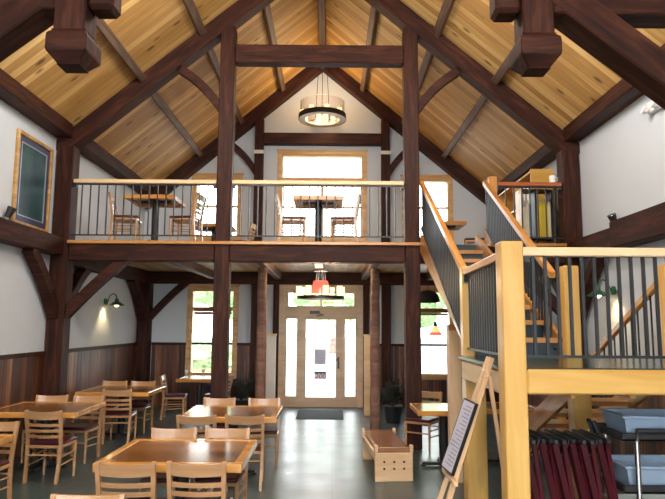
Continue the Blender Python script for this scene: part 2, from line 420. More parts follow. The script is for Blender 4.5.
# ------------------------------------------------------------------ timber frame
def T(name, p0, p1, w, h, label, cat, mat='timber', group=None, **k):
    o = beam(name, p0, p1, w, h, M[mat], **k); tag(o, label, cat, group); return o
def post(x, y, z0, z1, s, label, mat='timber', sx=None):
    return T('timber_post', (x, y, z0), (x, y, z1), s, sx or s, label, 'post', mat, up=(0, 1, 0))
side = {-1: 'left', 1: 'right'}
for s in (-1, 1):
    n = side[s]
    post(s*OB, D1, 0, 4.66, .27, f'dark timber post against the {n} wall at the loft front')
    post(s*A, D1, 0, roof(A)-.33, .235, f'tall dark timber post {n} of centre at the loft front, floor to rafter')
    post(s*OB, D2, 0, ZD-.36, .27, f'dark timber corner post under the loft at the {n} end of the back wall')
    post(s*A, D2, 0, ZD-.36, .20, f'dark timber post against the back wall under the loft, {n} of the entrance')
    post(s*A, D2, ZD, roof(A)-.33, .20, f'dark timber post on the gable wall of the loft, {n} of the middle window')
    post(s*1.03, D2+.05, 0, ZD-.36, .13, f'slim dark timber strip standing tight to the {n} side of the entrance frame')
    # rafters
    ang = math.atan(SL)
    for (yy, tag_) in ((D1, 'loft front truss'), (D2-.02, 'gable wall truss')):
        d = .135*math.sqrt(1+SL*SL)*1.0+.01
        T('rafter', (s*(WX+.0), yy, roof(WX)-d), (0.0, yy, ZR-d), .26, .27, f'sloping dark rafter on the {n} side of the {tag_}', 'rafter', 'timber_rafter')
    yy = D0
    d = .17
    T('rafter', (s*WX, yy, roof(WX)-d), (0, yy, ZR-d), .26, .25, f'sloping dark rafter on the {n} side of the nearest truss above the camera', 'rafter', 'timber_rafter')
    # plates along the walls
    T('wall_plate', (s*(WX-.13), YF, 4.90), (s*(WX-.13), D1-.14, 4.90), .26, .24, f'dark timber plate along the top of the {n} wall, in front of the loft', 'beam')
    T('wall_plate', (s*(WX-.13), D1+.14, 4.90), (s*(WX-.13), D2-.14, 4.90), .26, .24, f'dark timber plate along the top of the {n} wall, above the loft', 'beam')
    # girts
    T('wall_girt', (s*(WX-.11), YF if s < 0 else 8.05, 3.04), (s*(WX-.11), D1-.14, 3.04), .22, .28, f'dark horizontal timber girt on the {n} wall meeting the loft front post', 'beam')
    T('wall_girt', (s*(WX-.11), D1+.14, 2.91), (s*(WX-.11), D2-.14, 2.91), .22, .26, f'dark timber girt on the {n} wall beneath the loft', 'beam')
    # purlins
    for x, nm in ((2.86, 'lower'), (1.92, 'middle'), (.96, 'upper')):
        for y0, y1, wh in ((YF, D0-.13, 'behind the nearest truss'), (D0+.13, D1-.13, 'in front of the loft'), (D1+.13, D2-.15, 'over the loft')):
            zc = roof(x)-.085
            mtx_up = V((s*math.sin(ang), 0, math.cos(ang)))
            T('purlin', (s*x, y0, zc), (s*x, y1, zc), .125, .13, f'{nm} purlin under the {n} roof slope, {wh}', 'purlin', 'purlin', up=mtx_up)
    # curved braces, upper
    def brace(p0, p1, bulge, sd, w, t, label, mat='timber'):
        bm = bmesh.new(); strip(bm, arc_pts(p0, p1, bulge), sd, w, t)
        return tag(obj('curved_brace', bm, M[mat], None, .008), label, 'brace')
    brace((s*(A+.08), D1, 5.30), (s*2.26, D1, roof(2.26)-.40), (s*-.03, 0, .05), (0, 1, 0), .15, .13, f'curved dark brace from the {n} inner post up to the loft front rafter')
    brace((s*(A+.06), D2, 5.38), (s*2.16, D2, roof(2.16)-.40), (s*-.03, 0, .05), (0, 1, 0), .14, .14, f'curved dark brace on the gable wall, {n} of the middle window')
    # lower braces
    brace((s*(OB-.10), D1, 1.98), (s*2.97, D1, 2.90), (s*.0, 0, .04), (0, 1, 0), .15, .15, f'curved dark brace from the {n} wall post up to the loft front beam')
    brace((s*(WX-.12), D1-.10, 1.96), (s*(WX-.12), 8.55, 2.91), (0, -.03, .10) if 0 else (0, .03, .05), (1, 0, 0), .16, .15, f'curved dark brace along the {n} wall in front of the loft')
    brace((s*(WX-.12), D1+.10, 1.96), (s*(WX-.12), 10.6, 2.81), (0, -.03, .05), (1, 0, 0), .16, .15, f'curved dark brace along the {n} wall just inside the loft front')
    brace((s*(WX-.12), D2-.10, 1.96), (s*(WX-.12), 13.05, 2.81), (0, .05, .07), (1, 0, 0), .17, .17, f'curved dark brace along the {n} wall at the back corner under the loft')
    brace((s*(OB-.10), D2, 1.98), (s*3.0, D2, 2.88), (s*-.02, 0, .07), (0, 1, 0), .15, .14, f'curved dark brace on the back wall in the {n} corner under the loft')
    # joists and log posts
    T('joist', (s*.98, D1+.12, 2.958), (s*.98, D2-.12, 2.958), .14, .17, f'light brown joist under the loft ceiling over the {n} log post', 'joist', 'purlin')
    T('joist', (s*2.48, D1+.12, 2.958), (s*2.48, D2-.12, 2.958), .14, .17, f'light brown joist under the loft ceiling towards the {n} wall', 'joist', 'purlin')
    bm = bmesh.new()
    pts = [(0, 0, z) for z in [i*.2855 for i in range(11)]]
    random.seed(20+s)
    pts = [(.008*random.uniform(-1, 1), .008*random.uniform(-1, 1), p[2]) for p in pts]
    tube(bm, pts, [.088-.001*i+.004*random.random() for i in range(11)], 12)
    lg = obj('log_post', bm, M['log'], smooth=True)
    lg.location = (s*1.0, 10.85, 0)
    tag(lg, f'round brown log post carrying the loft, {n} of the hall centre line', 'post')
    # pale boards flanking the door
    px = -1.02 if s < 0 else 1.02
    e = empty('pale_screen_post', (px, 12.9, 0), f'pale waist-to-head-high wooden screen post on the {n} of the entrance passage', 'post')
    box('upright', px-.10, px+.10, 12.86, 12.94, 0, 1.62, M['offwhite'] if s < 0 else M['pine_pale'], e, .008)
    box('post_cap', px-.11, px+.11, 12.84, 12.96, 1.62, 1.66, M['pine_pale'], e, .006)
T('joist', (0, D1+.12, 2.958), (0, D2-.12, 2.958), .15, .17, 'light brown middle joist under the loft ceiling, carrying the iron chandelier', 'joist', 'purlin')
T('loft_beam', (-OB+.14, D1, ZD-.18), (-A-.12, D1, ZD-.18), .24, .27, 'dark timber beam at the loft front, left bay', 'beam')
T('loft_beam', (-A+.12, D1, ZD-.18), (A-.12, D1, ZD-.18), .24, .27, 'dark timber beam at the loft front, middle bay', 'beam')
T('loft_beam', (A+.12, D1, ZD-.18), (OB-.14, D1, ZD-.18), .24, .27, 'dark timber beam at the loft front, right bay behind the stair', 'beam')
T('loft_beam', (-OB-.1, D2, ZD-.23), (OB+.1, D2, ZD-.23), .24, .28, 'long dark beam under the loft against the back wall', 'beam')
T('collar_beam', (-A+.12, D1, 6.24), (A-.12, D1, 6.24), .2, .31, 'dark horizontal collar beam between the two tall posts of the loft front truss', 'beam')
T('collar_beam', (-A+.10, D2, 6.21), (A-.10, D2, 6.21), .18, .27, 'dark horizontal beam on the gable wall above the middle loft window', 'beam')
for y0, y1, w_ in ((YF, D0-.13, 'behind the nearest truss'), (D0+.13, D1-.13, 'in front of the loft'), (D1+.13, D2-.16, 'over the loft')):
    T('ridge_beam', (0, y0, 7.98), (0, y1, 7.98), .15, .22, f'dark ridge beam at the peak of the roof, {w_}', 'beam', 'timber')
T('wall_girt', (WX-.12, YF, 3.07), (WX-.12, 8.05, 3.07), .24, .36, 'deeper dark timber girt on the right wall nearest the camera', 'beam')

# nearest hammer-beam truss
for s in (-1, 1):
    n = side[s]; px = 1.67 if s > 0 else -1.66
    e = empty('hammer_post', (px, D0, 3.6), f'hanging dark timber post with a chamfered lower end at the top {n} of the view', 'post')
    beam('shaft', (px, D0, 3.88), (px, D0, roof(1.63)-.35), .225, .225, M['timber'], e, up=(0, 1, 0))
    bm = bmesh.new()
    prof = [(3.92, .112), (3.885, .142), (3.86, .145), (3.76, .145), (3.675, .075)]
    prev = None
    for z, r in prof:
        vs = [bm.verts.new((a*r, b*r, z)) for a, b in ((-1, -1), (1, -1), (1, 1), (-1, 1))]
        if prev:
            for k in range(4): bm.faces.new((prev[k], prev[(k+1) % 4], vs[(k+1) % 4], vs[k]))
        else: bm.faces.new(vs)
        prev = vs
    bm.faces.new(prev[::-1])
    mt = Matrix.Translation((px, D0, 0)); bmesh.ops.transform(bm, matrix=mt, verts=bm.verts)
    obj('pendant_tip', bm, M['timber'], e, .008)
    e2 = empty('hammer_beam', (s*2.9, D0, 3.98), f'dark horizontal hammer beam running from the {n} wall through the nearest hanging post', 'beam')
    beam('arm', (px+s*.11, D0, 4.22), (s*WX, D0, 4.22), .235, .30, M['timber'], e2)
    beam('stub_end', (px-s*.30, D0, 4.21), (px-s*.11, D0, 4.21), .20, .24, M['timber'], e2, bevel=.03)
    box('peg', px-s*.24-.05, px-s*.24+.05, D0-.115, D0-.095, 4.22, 4.30, M['pine_orange'], e2)
    T('truss_strut', (s*1.80, D0, 4.26), (s*4.19, D0, 2.35), .24, .22, f'heavy dark strut sloping down to the {n} wall from the nearest hanging post', 'brace')

# ------------------------------------------------------------------ windows
def frame_ring(bm, x0, x1, z0, z1, w, y0, y1):
    B(bm, x0, x0+w, y0, y1, z0, z1); B(bm, x1-w, x1, y0, y1, z0, z1)
    B(bm, x0+w, x1-w, y0, y1, z0, z0+w); B(bm, x0+w, x1-w, y0, y1, z1-w, z1)
def panes(e, rects):
    for (a, b, c, d) in rects:
        box('glass_pane', a, b, YB+.10, YB+.105, c, d, M['glass'], e)
wn = [0]
def window(x0, x1, z0, z1, splits, label=None, casing=.09, mull=None, sash='honey'):
    wn[0] += 1
    e = empty(f'window_{wn[0]}', ((x0+x1)/2, YB, z0)); e['kind'] = 'structure'
    bm = bmesh.new(); frame_ring(bm, x0-casing, x1+casing, z0-casing, z1+casing, casing, YB-.03, YB)
    B(bm, x0-casing-.03, x1+casing+.03, YB-.045, YB, z1+casing-.01, z1+casing+.03)
    obj('casing', bm, M['honey'], e, .004)
    bm = bmesh.new(); frame_ring(bm, x0, x1, z0, z1, .035, YB, YB+.2); obj('jamb', bm, M['honey'], e)
    zs = [z0+.035]+[v for sp in splits for v in (sp[0], sp[1])]+[z1-.035]
    for sp in splits:
        box('meeting_rail', x0+.035, x1-.035, YB+.04, YB+.14, sp[0], sp[1], M[sp[2]], e)
    rects = []
    for i in range(0, len(zs), 2):
        if mull and i < mull[1]:
            m0 = mull[0]; xm = (x0+x1)/2
            box('mullion', xm-m0, xm+m0, YB+.04, YB+.14, zs[i], zs[i+1], M[sash], e)
            rects += [(x0+.035, xm-m0, zs[i], zs[i+1]), (xm+m0, x1-.035, zs[i], zs[i+1])]
        else: rects.append((x0+.035, x1-.035, zs[i], zs[i+1]))
    panes(e, rects)
    return e
window(-3.0, -2.0, .72, 2.64, [(1.38, 1.43, 'timber'), (2.16, 2.24, 'honey')])
window(2.0, 3.0, .72, 2.64, [(1.38, 1.43, 'timber'), (2.16, 2.24, 'honey')])
window(-3.0, -1.97, 3.86, 5.28, [(4.60, 4.64, 'honey')])
window(1.97, 3.0, 3.86, 5.28, [(4.60, 4.64, 'honey')])
window(-.97, .97, 3.86, 5.87, [(4.60, 4.63, 'honey'), (5.12, 5.33, 'honey')], mull=(.035, 3))
# windows of the wall behind the camera
for (a, b, c, d) in RH:
    wn[0] += 1
    e = empty(f'window_{wn[0]}', ((a+b)/2, YF, c)); e['kind'] = 'structure'
    bm = bmesh.new(); frame_ring(bm, a, b, c, d, .06, YF-.15, YF+.02); obj('frame', bm, M['honey'], e)

# rolled shades and blinds in the lower windows
for s in (-1, 1):
    n = side[s]; xa, xb = (-2.93, -2.07) if s < 0 else (2.07, 2.93)
    bm = bmesh.new()
    for k in range(3): B(bm, xa, xb, YB+.005, YB+.035+.008*k, 2.25-.055*(k+1), 2.25-.055*k-.004)
    tag(obj('rolled_shade', bm, M['rust'], bevel=.01), f'rust brown rolled-up shade at the head of the lower {n} window', 'window shade')
    if s < 0:
        e = empty('slatted_blind', (-2.5, YB+.02, 1.45), 'pale slatted blind hanging in the lower left window', 'blind')
        box('head_rail', xa+.01, xb-.01, YB+.035, YB+.065, 2.07, 2.10, M['blind'], e)
        bm = bmesh.new()
        for k in range(15):
            z = 2.03-.042*k
            B(bm, xa+.01, xb-.01, -.016, .016, -.0015, .0015, Matrix.Translation((0, YB+.018, z)) @ Matrix.Rotation(.25, 4, 'X'))
        obj('slats', bm, M['blind'], e)

# ------------------------------------------------------------------ entrance door with sidelights
e = empty('door_1', (0, YB, 0)); e['kind'] = 'structure'
dw = M['doorwood']
bm = bmesh.new()
B(bm, -1.0, -.84, YB-.05, YB+.03, 0, 2.82); B(bm, .84, 1.0, YB-.05, YB+.03, 0, 2.82)
B(bm, -.84, .84, YB-.05, YB+.03, 2.64, 2.82); obj('casing', bm, dw, e, .005)
bm = bmesh.new()
B(bm, -.84, .84, YB-.02, YB+.12, 2.06, 2.28); B(bm, -.84, -.76, YB-.0, YB+.12, 2.28, 2.64); B(bm, .76, .84, YB, YB+.12, 2.28, 2.64)
B(bm, -.76, .76, YB, YB+.12, 2.58, 2.64); B(bm, -.02, .02, YB+.02, YB+.10, 2.28, 2.58)
obj('transom_frame', bm, dw, e, .004)
panes(e, [(-.76, -.02, 2.28, 2.58), (.02, .76, 2.28, 2.58)])
for s in (-1, 1):
    bm = bmesh.new()
    xs = sorted((s*.47, s*.84))
    B(bm, xs[0], xs[0]+.09 if s > 0 else xs[0]+.05, YB, YB+.12, 0, 2.06); B(bm, xs[1]-(.05 if s > 0 else .09), xs[1], YB, YB+.12, 0, 2.06)
    a, b = (xs[0]+.09, xs[1]-.05) if s > 0 else (xs[0]+.05, xs[1]-.09)
    B(bm, a, b, YB, YB+.12, 0, .24); B(bm, a, b, YB, YB+.12, 1.98, 2.06)
    obj('sidelight_frame', bm, dw, e, .004); panes(e, [(a, b, .24, 1.98)])
bm = bmesh.new()
B(bm, -.469, -.34, YB+.01, YB+.07, .0, 2.06); B(bm, .34, .469, YB+.01, YB+.07, .0, 2.06)
B(bm, -.34, .34, YB+.01, YB+.07, .0, .22); B(bm, -.34, .34, YB+.01, YB+.07, 1.97, 2.06)
dl = obj('door_leaf', bm, dw, e, .004)
box('glass_pane', -.34, .34, YB+.035, YB+.04, .22, 1.97, M['glass'], dl)
bm = bmesh.new(); B(bm, .385, .425, YB-.0, YB+.01, .86, 1.12); tube(bm, [(.405, YB-.0, 1.06), (.405, YB-.05, 1.06), (.30, YB-.05, 1.06)], .011)
tube(bm, [(.405, YB, .92), (.405, YB-.03, .92)], .02)
obj('door_handle', bm, M['black'], dl)
bm = bmesh.new(); B(bm, -.26, -.03, YB-.06, YB-.0, 2.10, 2.17); tube(bm, [(-.06, YB-.06, 2.12), (.06, YB-.08, 2.08), (-.10, YB-.04, 2.05)], .012)
tag(obj('door_closer', bm, M['black'], e), 'black door closer box')
# notices on the glass
def place_txt(body, size, loc, mat, parent, name, sx=1.0):
    cu = bpy.data.curves.new(name, 'FONT'); cu.body = body; cu.size = size; cu.extrude = .0012; cu.align_x = 'CENTER'; cu.shear = .2
    o = bpy.data.objects.new(name, cu); C.objects.link(o)
    dg = bpy.context.evaluated_depsgraph_get(); me = bpy.data.meshes.new_from_object(o.evaluated_get(dg)); bpy.data.objects.remove(o)
    me.materials.append(mat); o = bpy.data.objects.new(name, me); C.objects.link(o)
    o.matrix_basis = Matrix.Translation(loc) @ Matrix.Rotation(PI/2, 4, 'X') @ Matrix.Diagonal((sx, 1, 1, 1))
    o.parent = parent; o.matrix_parent_inverse = basis_world(parent).inverted(); return o
nt_ = empty('paper_notice', (-.02, YB+.03, 1.0), 'pale lilac paper notice taped to the entrance door glass', 'notice')
bm = bmesh.new(); B(bm, -.15, .12, YB+.028, YB+.031, .95, 1.30); obj('sheet', bm, M['paper'], nt_)
bm = bmesh.new()
for k in range(7): B(bm, -.12, .04+.05*((k*7) % 3)/2, YB+.0265, YB+.0278, 1.25-.042*k, 1.262-.042*k)
obj('print', bm, plain('faint_blue_print', (.42, .45, .75), .8), nt_)
st = empty('door_sticker', (-.02, YB+.03, .72), 'red white and blue 200 sticker low on the entrance door glass', 'sticker')
bm = bmesh.new(); B(bm, -.15, .13, YB+.028, YB+.031, .62, .80); obj('backing', bm, M['white'], st)
bm = bmesh.new(); B(bm, -.14, .125, YB+.0265, YB+.0278, .745, .79); obj('blue_band', bm, M['bluetext'], st)
place_txt('200', .165, (-.01, YB+.027, .63), M['redtext'], st, 'red_numerals', 1.05)

tag(box('door_mat', -.46, .49, 12.35, 13.62, 0, .012, M['mat'], bevel=.005), 'charcoal mat on the floor in front of the entrance', 'mat')

# ------------------------------------------------------------------ chandeliers
def chandelier(loc, R, ring_h, ztop, label, n, ring_mat, glassdrum, red):
    x, y, z = loc
    e = empty('chandelier', loc, label, 'chandelier')
    bm = bmesh.new()
    prof = [(R-.05, z-.0), (R, z), (R, z+ring_h), (R-.05, z+ring_h), (R-.05, z)]
    if not red: prof = [(R-.14, z), (R, z), (R, z+ring_h), (R-.015, z+ring_h), (R-.015, z+.02), (R-.14, z+.02), (R-.14, z)]
    lathe(bm, prof, 40, x, y); obj('ring', bm, ring_mat, e, smooth=True)
    if not red:
        bm = bmesh.new(); lathe(bm, [(R+.002, z-.004), (R+.012, z-.004), (R+.012, z+ring_h+.01), (R+.002, z+ring_h+.01), (R+.002, z-.004)], 40, x, y)
        obj('dark_band', bm, M['black'], e, smooth=True)
    bm = bmesh.new()
    for k in range(3):
        a = 2*PI*k/3+.5
        rr = .11
        tube(bm, [(x+(R-.03)*math.cos(a), y+(R-.03)*math.sin(a), z+ring_h), (x+rr*math.cos(a), y+rr*math.sin(a), z+ring_h+(ztop-z)*.35 if red else ztop-.03), (x+rr*.8*math.cos(a), y+rr*.8*math.sin(a), ztop-.02)] if red else
             [(x+(R*.35)*math.cos(a), y+(R*.35)*math.sin(a), z+ring_h*.4), (x+rr*math.cos(a), y+rr*math.sin(a), ztop-.02)], .008, 6)
        if not red: tube(bm, [(x+(R*.35)*math.cos(a), y+(R*.35)*math.sin(a), z+ring_h*.4), (x+(R-.07)*math.cos(a), y+(R-.07)*math.sin(a), z+.02)], .008, 6)
    obj('suspension', bm, M['black'], e)
    bm = bmesh.new(); frust(bm, ztop-.03, ztop, .13, .15, 24, x, y); tube(bm, [(x, y, ztop), (x, y, ztop+.1)], .02)
    obj('canopy', bm, M['black'] if red else M['steel_dk'], e)
    for k in range(n):
        a = 2*PI*(k+.3)/n; cx, cy = x+(R-(.025 if red else .07))*math.cos(a), y+(R-(.025 if red else .07))*math.sin(a)
        bm = bmesh.new(); b0 = z+ring_h if red else z+.02
        frust(bm, b0, b0+.17, .05, .05, 14, cx, cy); obj('candle', bm, M['candle'], e, smooth=True)
    if glassdrum:
        bm = bmesh.new(); lathe(bm, [(R-.02, z+ring_h), (R-.02, z+ring_h+.30), (R-.026, z+ring_h+.30), (R-.026, z+ring_h)], 40, x, y)
        obj('glass_drum', bm, M['clearglass'], e, smooth=True)
    if red:
        bm = bmesh.new(); lathe(bm, [(.19, z+.10), (.13, z+.33), (.125, z+.33), (.185, z+.10)], 24, x, y)
        obj('red_shade', bm, M['redshade'], e, smooth=True)
        bm = bmesh.new()
        for q in (-1, 1): tube(bm, [(x+q*.05, y, ztop-.01), (x+q*.05, y, z+.33)], .012, 6)
        obj('stem', bm, M['black'], e)
    return e
chandelier((0.0, 13.40, 6.48), .53, .10, 7.80, 'wide ring chandelier with lit candles hung under the roof peak over the loft', 8, M['white'], True, False)
chandelier((0.03, 11.15, 2.32), .43, .055, 2.855, 'black iron ring chandelier with lit glass candles and a red shade under the loft', 8, M['black'], False, True)

def light(name, kind, loc, power, col, size=.1, rot=None, spot=None):
    l = bpy.data.lights.new(name, kind); l.energy = power; l.color = col
    if kind == 'POINT': l.shadow_soft_size = size
    if kind == 'AREA': l.size = size
    if kind == 'SPOT': l.spot_size = spot; l.spot_blend = .6; l.shadow_soft_size = size
    o = bpy.data.objects.new(name, l); C.objects.link(o); o.location = loc
    if rot: o.rotation_euler = rot
    return o
WARM = (1, .66, .34)
light('chandelier_light', 'POINT', (0, 13.1, 6.95), 42, WARM, .3)
light('chandelier_light', 'POINT', (0.03, 11.15, 2.62), 75, (1, .76, .5), .25)

# ------------------------------------------------------------------ lamps
def sconce(loc, s, label):
    x, y, z = loc
    e = empty('wall_sconce', loc, label, 'wall lamp', 'gooseneck wall lamps')
    bm = bmesh.new(); frust(bm, -.012, .012, .06, .06, 16)
    bmesh.ops.transform(bm, matrix=Matrix.Translation((x, y, z)) @ Matrix.Rotation(PI/2, 4, 'Y'), verts=bm.verts)
    obj('wall_plate', bm, M['green'], e, smooth=True)
    d = -s
    bm = bmesh.new(); tube(bm, [(x, y, z), (x+d*.05, y, z+.03), (x+d*.08, y, z+.11), (x+d*.14, y, z+.15), (x+d*.20, y, z+.12), (x+d*.22, y, z+.04)], .011, 8)
    obj('gooseneck', bm, M['green'], e, smooth=True)
    bm = bmesh.new(); lathe(bm, [(.03, z+.05), (.04, z+.0), (.09, z-.03), (.15, z-.075), (.145, z-.08), (.08, z-.04), (.03, z-.01)], 24, x+d*.22, y)
    obj('shade', bm, M['green'], e, smooth=True)
    bm = bmesh.new(); bmesh.ops.create_uvsphere(bm, u_segments=14, v_segments=10, radius=.045); bmesh.ops.translate(bm, vec=(x+d*.22, y, z-.06), verts=bm.verts)
    obj('bulb', bm, M['bulb'], e, smooth=True)
    bm = bmesh.new(); frust(bm, z-.07, z+.03, .02, .045, 12, x+d*.055, y-.10); obj('lamp_socket', bm, M['green'], e)
    light('sconce_light', 'SPOT', (x+d*.12, y-.06, z-.06), 26, (1, .74, .36), .04, (0, 0, 0), 1.9)
sconce((-WX+.012, 11.9, 2.28), -1, 'green enamel gooseneck lamp lit on the left wall under the loft')
sconce((WX-.012, 8.5, 2.36), 1, 'green enamel gooseneck lamp lit on the right wall behind the landing balusters')

def spotlamp(loc, s, label, aim):
    x, y, z = loc
    e = empty('spotlight', loc, label, 'spotlight', 'spotlights on the wall girts')
    bm = bmesh.new(); frust(bm, z, z+.02, .04, .04, 14, x, y); tube(bm, [(x, y, z+.02), (x, y, z+.10)], .010); obj('bracket', bm, M['blackpl'], e)
    m = Matrix.Translation((x, y, z+.14)) @ Euler(aim).to_matrix().to_4x4() @ Matrix.Scale(.72, 4)
    bm = bmesh.new(); lathe(bm, [(.001, -.1), (.055, -.1), (.065, -.02), (.085, .09), (.075, .09), (.06, 0), (.001, 0)], 20)
    bmesh.ops.transform(bm, matrix=m, verts=bm.verts); obj('housing', bm, M['blackpl'], e, smooth=True)
    bm = bmesh.new(); frust(bm, .05, .06, .066, .068, 18); bmesh.ops.transform(bm, matrix=m, verts=bm.verts); obj('lens', bm, M['lampwhite'], e)
    L_ = light('spot_light', 'SPOT', (0, 0, 0), 12, (1, .92, .78), .04, None, 1.2)
    L_.matrix_basis = m @ Matrix.Translation((0, 0, .10)) @ Matrix.Rotation(PI, 4, 'X')
spotlamp((-WX+.10, 8.02, 3.18), -1, 'black spotlight on the left wall girt below the framed picture', (math.radians(-12), math.radians(18), 0))
spotlamp((WX-.10, 8.22, 3.18), 1, 'black spotlight on the right wall girt shining up the white wall', (math.radians(12), math.radians(-25), 0))

e = empty('emergency_light', (WX, 7.1, 4.5), 'white twin-head emergency light high on the right wall', 'emergency light')
box('case', WX-.07, WX, 6.98, 7.26, 4.46, 4.60, M['white'], e, .01)
for dy in (.02, .24):
    bm = bmesh.new(); lathe(bm, [(.001, -.03), (.04, -.03), (.055, .03), (.001, .03)], 16)
    bmesh.ops.transform(bm, matrix=Matrix.Translation((WX-.11, 6.98+dy, 4.50)) @ Matrix.Rotation(-1.2, 4, 'Y'), verts=bm.verts)
    obj('lamp_head', bm, M['white'], e, smooth=True)

for s in (-1, 1):
    bm = bmesh.new(); B(bm, s*A-.115, s*A+.115, D2-.125, D2-.10, 5.83, 5.91); 
    tag(obj('tie_plate', bm, M['offwhite']), f'small pale plate across the {side[s]} gable wall post of the loft', 'plate')

e = empty('dome_pendant', (2.0, 11.2, 2.2), 'black half-dome pendant lamp hanging under the loft beside the stair', 'pendant lamp')
bm = bmesh.new(); lathe(bm, [(.03, 2.50), (.12, 2.48), (.19, 2.40), (.225, 2.27), (.22, 2.27), (.18, 2.38), (.03, 2.46)], 28, 2.0, 11.2); obj('dome_shade', bm, M['blackpl'], e, smooth=True)
bm = bmesh.new(); tube(bm, [(2.0, 11.2, 2.48), (2.0, 11.2, 3.035)], .006, 6); obj('cord', bm, M['black'], e)
for q in (-1, 1):
    bm = bmesh.new(); bmesh.ops.create_uvsphere(bm, u_segments=12, v_segments=8, radius=.03); bmesh.ops.translate(bm, vec=(2.0+q*.19, 11.2, 2.25), verts=bm.verts)
    obj('bulb', bm, M['lampwhite'], e, smooth=True)
e = empty('small_pendant', (2.30, 12.2, 1.7), 'small amber and red glass pendant lamp hanging before the lower right window', 'pendant lamp')
bm = bmesh.new(); tube(bm, [(2.30, 12.2, 1.92), (2.30, 12.2, 3.035)], .005, 6); obj('cord', bm, M['black'], e)
bm = bmesh.new(); lathe(bm, [(.012, 1.93), (.03, 1.92), (.045, 1.84), (.04, 1.84)], 16, 2.30, 12.2); obj('fitting', bm, M['black'], e, smooth=True)
bm = bmesh.new(); lathe(bm, [(.03, 1.84), (.10, 1.74), (.11, 1.70), (.10, 1.70)], 20, 2.30, 12.2); obj('glass_shade', bm, M['amber'], e, smooth=True)
bm = bmesh.new(); lathe(bm, [(.11, 1.72), (.135, 1.66), (.13, 1.66), (.105, 1.72)], 20, 2.30, 12.2); obj('red_rim', bm, M['redshade'], e, smooth=True)

# ------------------------------------------------------------------ framed picture
e = empty('framed_picture', (-WX, 8.74, 3.2), 'framed dark teal picture with navy mount and gilt frame on the left wall', 'picture')
def ring_x(x0, x1, y0, y1, z0, z1, w):
    bm = bmesh.new(); B(bm, x0, x1, y0, y0+w, z0, z1); B(bm, x0, x1, y1-w, y1, z0, z1); B(bm, x0, x1, y0+w, y1-w, z0, z0+w); B(bm, x0, x1, y0+w, y1-w, z1-w, z1); return bm
obj('frame', ring_x(-WX, -WX+.05, 8.22, 9.27, 3.21, 4.54, .055), M['gold'], e, .008)
obj('mount', ring_x(-WX, -WX+.02, 8.275, 9.215, 3.265, 4.485, .09), M['matnavy'], e)
obj('fillet', ring_x(-WX, -WX+.025, 8.36, 9.13, 3.35, 4.40, .014), M['silver'], e)
box('print', -WX, -WX+.012, 8.37, 9.12, 3.36, 4.39, M['picture'], e)

# ------------------------------------------------------------------ chairs
def make_chair(name='ladderback_chair', seatmat='burgundy'):
    e = empty(name, (0, 0, 0), None, 'chair')
    w = .205; cm = M['chair']
    def backpost_pts(s):
        return [(s*.190, -.235, 0), (s*.196, -.205, .24), (s*.200, -.195, .46), (s*.203, -.215, .62), (s*.207, -.265, .87)]
    for s in (-1, 1):
        bm = bmesh.new(); P = backpost_pts(s); pts = []
        for a, b in zip(P, P[1:]):
            for k in range(3): pts.append(V(a).lerp(V(b), k/3))
        pts.append(V(P[-1])); strip(bm, pts, (1, 0, 0), .032, .038); obj('back_post', bm, cm, e, .006)
        bm = bmesh.new(); frust(bm, 0, .44, .015, .021, 10, s*.190, .185); obj('front_leg', bm, cm, e, smooth=True)
        bm = bmesh.new(); tube(bm, [(s*.192, -.215, .20), (s*.190, .185, .22)], .010, 8); tube(bm, [(s*.192, -.21, .30), (s*.190, .185, .31)], .010, 8)
        obj('side_stretcher', bm, cm, e)
    bm = bmesh.new(); tube(bm, [(-.19, .185, .27), (.19, .185, .27)], .011, 8); obj('front_stretcher', bm, cm, e)
    bm = bmesh.new(); tube(bm, [(-.193, -.21, .33), (.193, -.21, .33)], .010, 8); obj('back_stretcher', bm, cm, e)
    def slat(z0, z1, yb, th=.015, arch=0):
        bm = bmesh.new(); n = 8; pr = None
        for i in range(n+1):
            t = -1+2*i/n; x = t*.192; y = yb(z0)-.030*(1-t*t); y1 = yb(z1)-.030*(1-t*t)
            zt = z1+arch*(1-t*t)*0-(arch*(1-t*t)); zb = z0-arch*(1-t*t)*.6 if arch else z0
            vs = [bm.verts.new(p) for p in ((x, y+th/2, zb), (x, y1+th/2, zt), (x, y1-th/2, zt), (x, y-th/2, zb))]
            if pr:
                for k in range(4): bm.faces.new((pr[k], pr[(k+1) % 4], vs[(k+1) % 4], vs[k]))
            else: bm.faces.new(vs[::-1])
            pr = vs
        bm.faces.new(pr); return bm
    yb = lambda z: -.195-.02*(z-.46)/.16 if z < .62 else -.215-.05*(z-.62)/.25
    obj('crest_rail', slat(.765, .865, yb, .02, .012), cm, e, .005)
    for z in (.535, .605, .675): obj('back_slat', slat(z, z+.038, yb, .014, .003), cm, e, .003)
    bm = bmesh.new(); B(bm, -.205, .205, -.20, .205, .405, .442); obj('seat_frame', bm, cm, e, .008)
    bm = bmesh.new(); B(bm, -.20, .20, -.185, .215, .442, .485)
    o = obj('seat_pad', bm, M[seatmat], e, .016, smooth=True); tag(o, 'dark burgundy seat pad' if seatmat == 'burgundy' else None)
    return e
chair = make_chair()
G1 = 'ladderback dining chairs on the ground floor'; G2 = 'ladderback chairs up in the loft'
for o in [chair]+children(chair): pass
for o in children(chair): o.data.transform(Matrix.Diagonal((1, 1, .962, 1)))
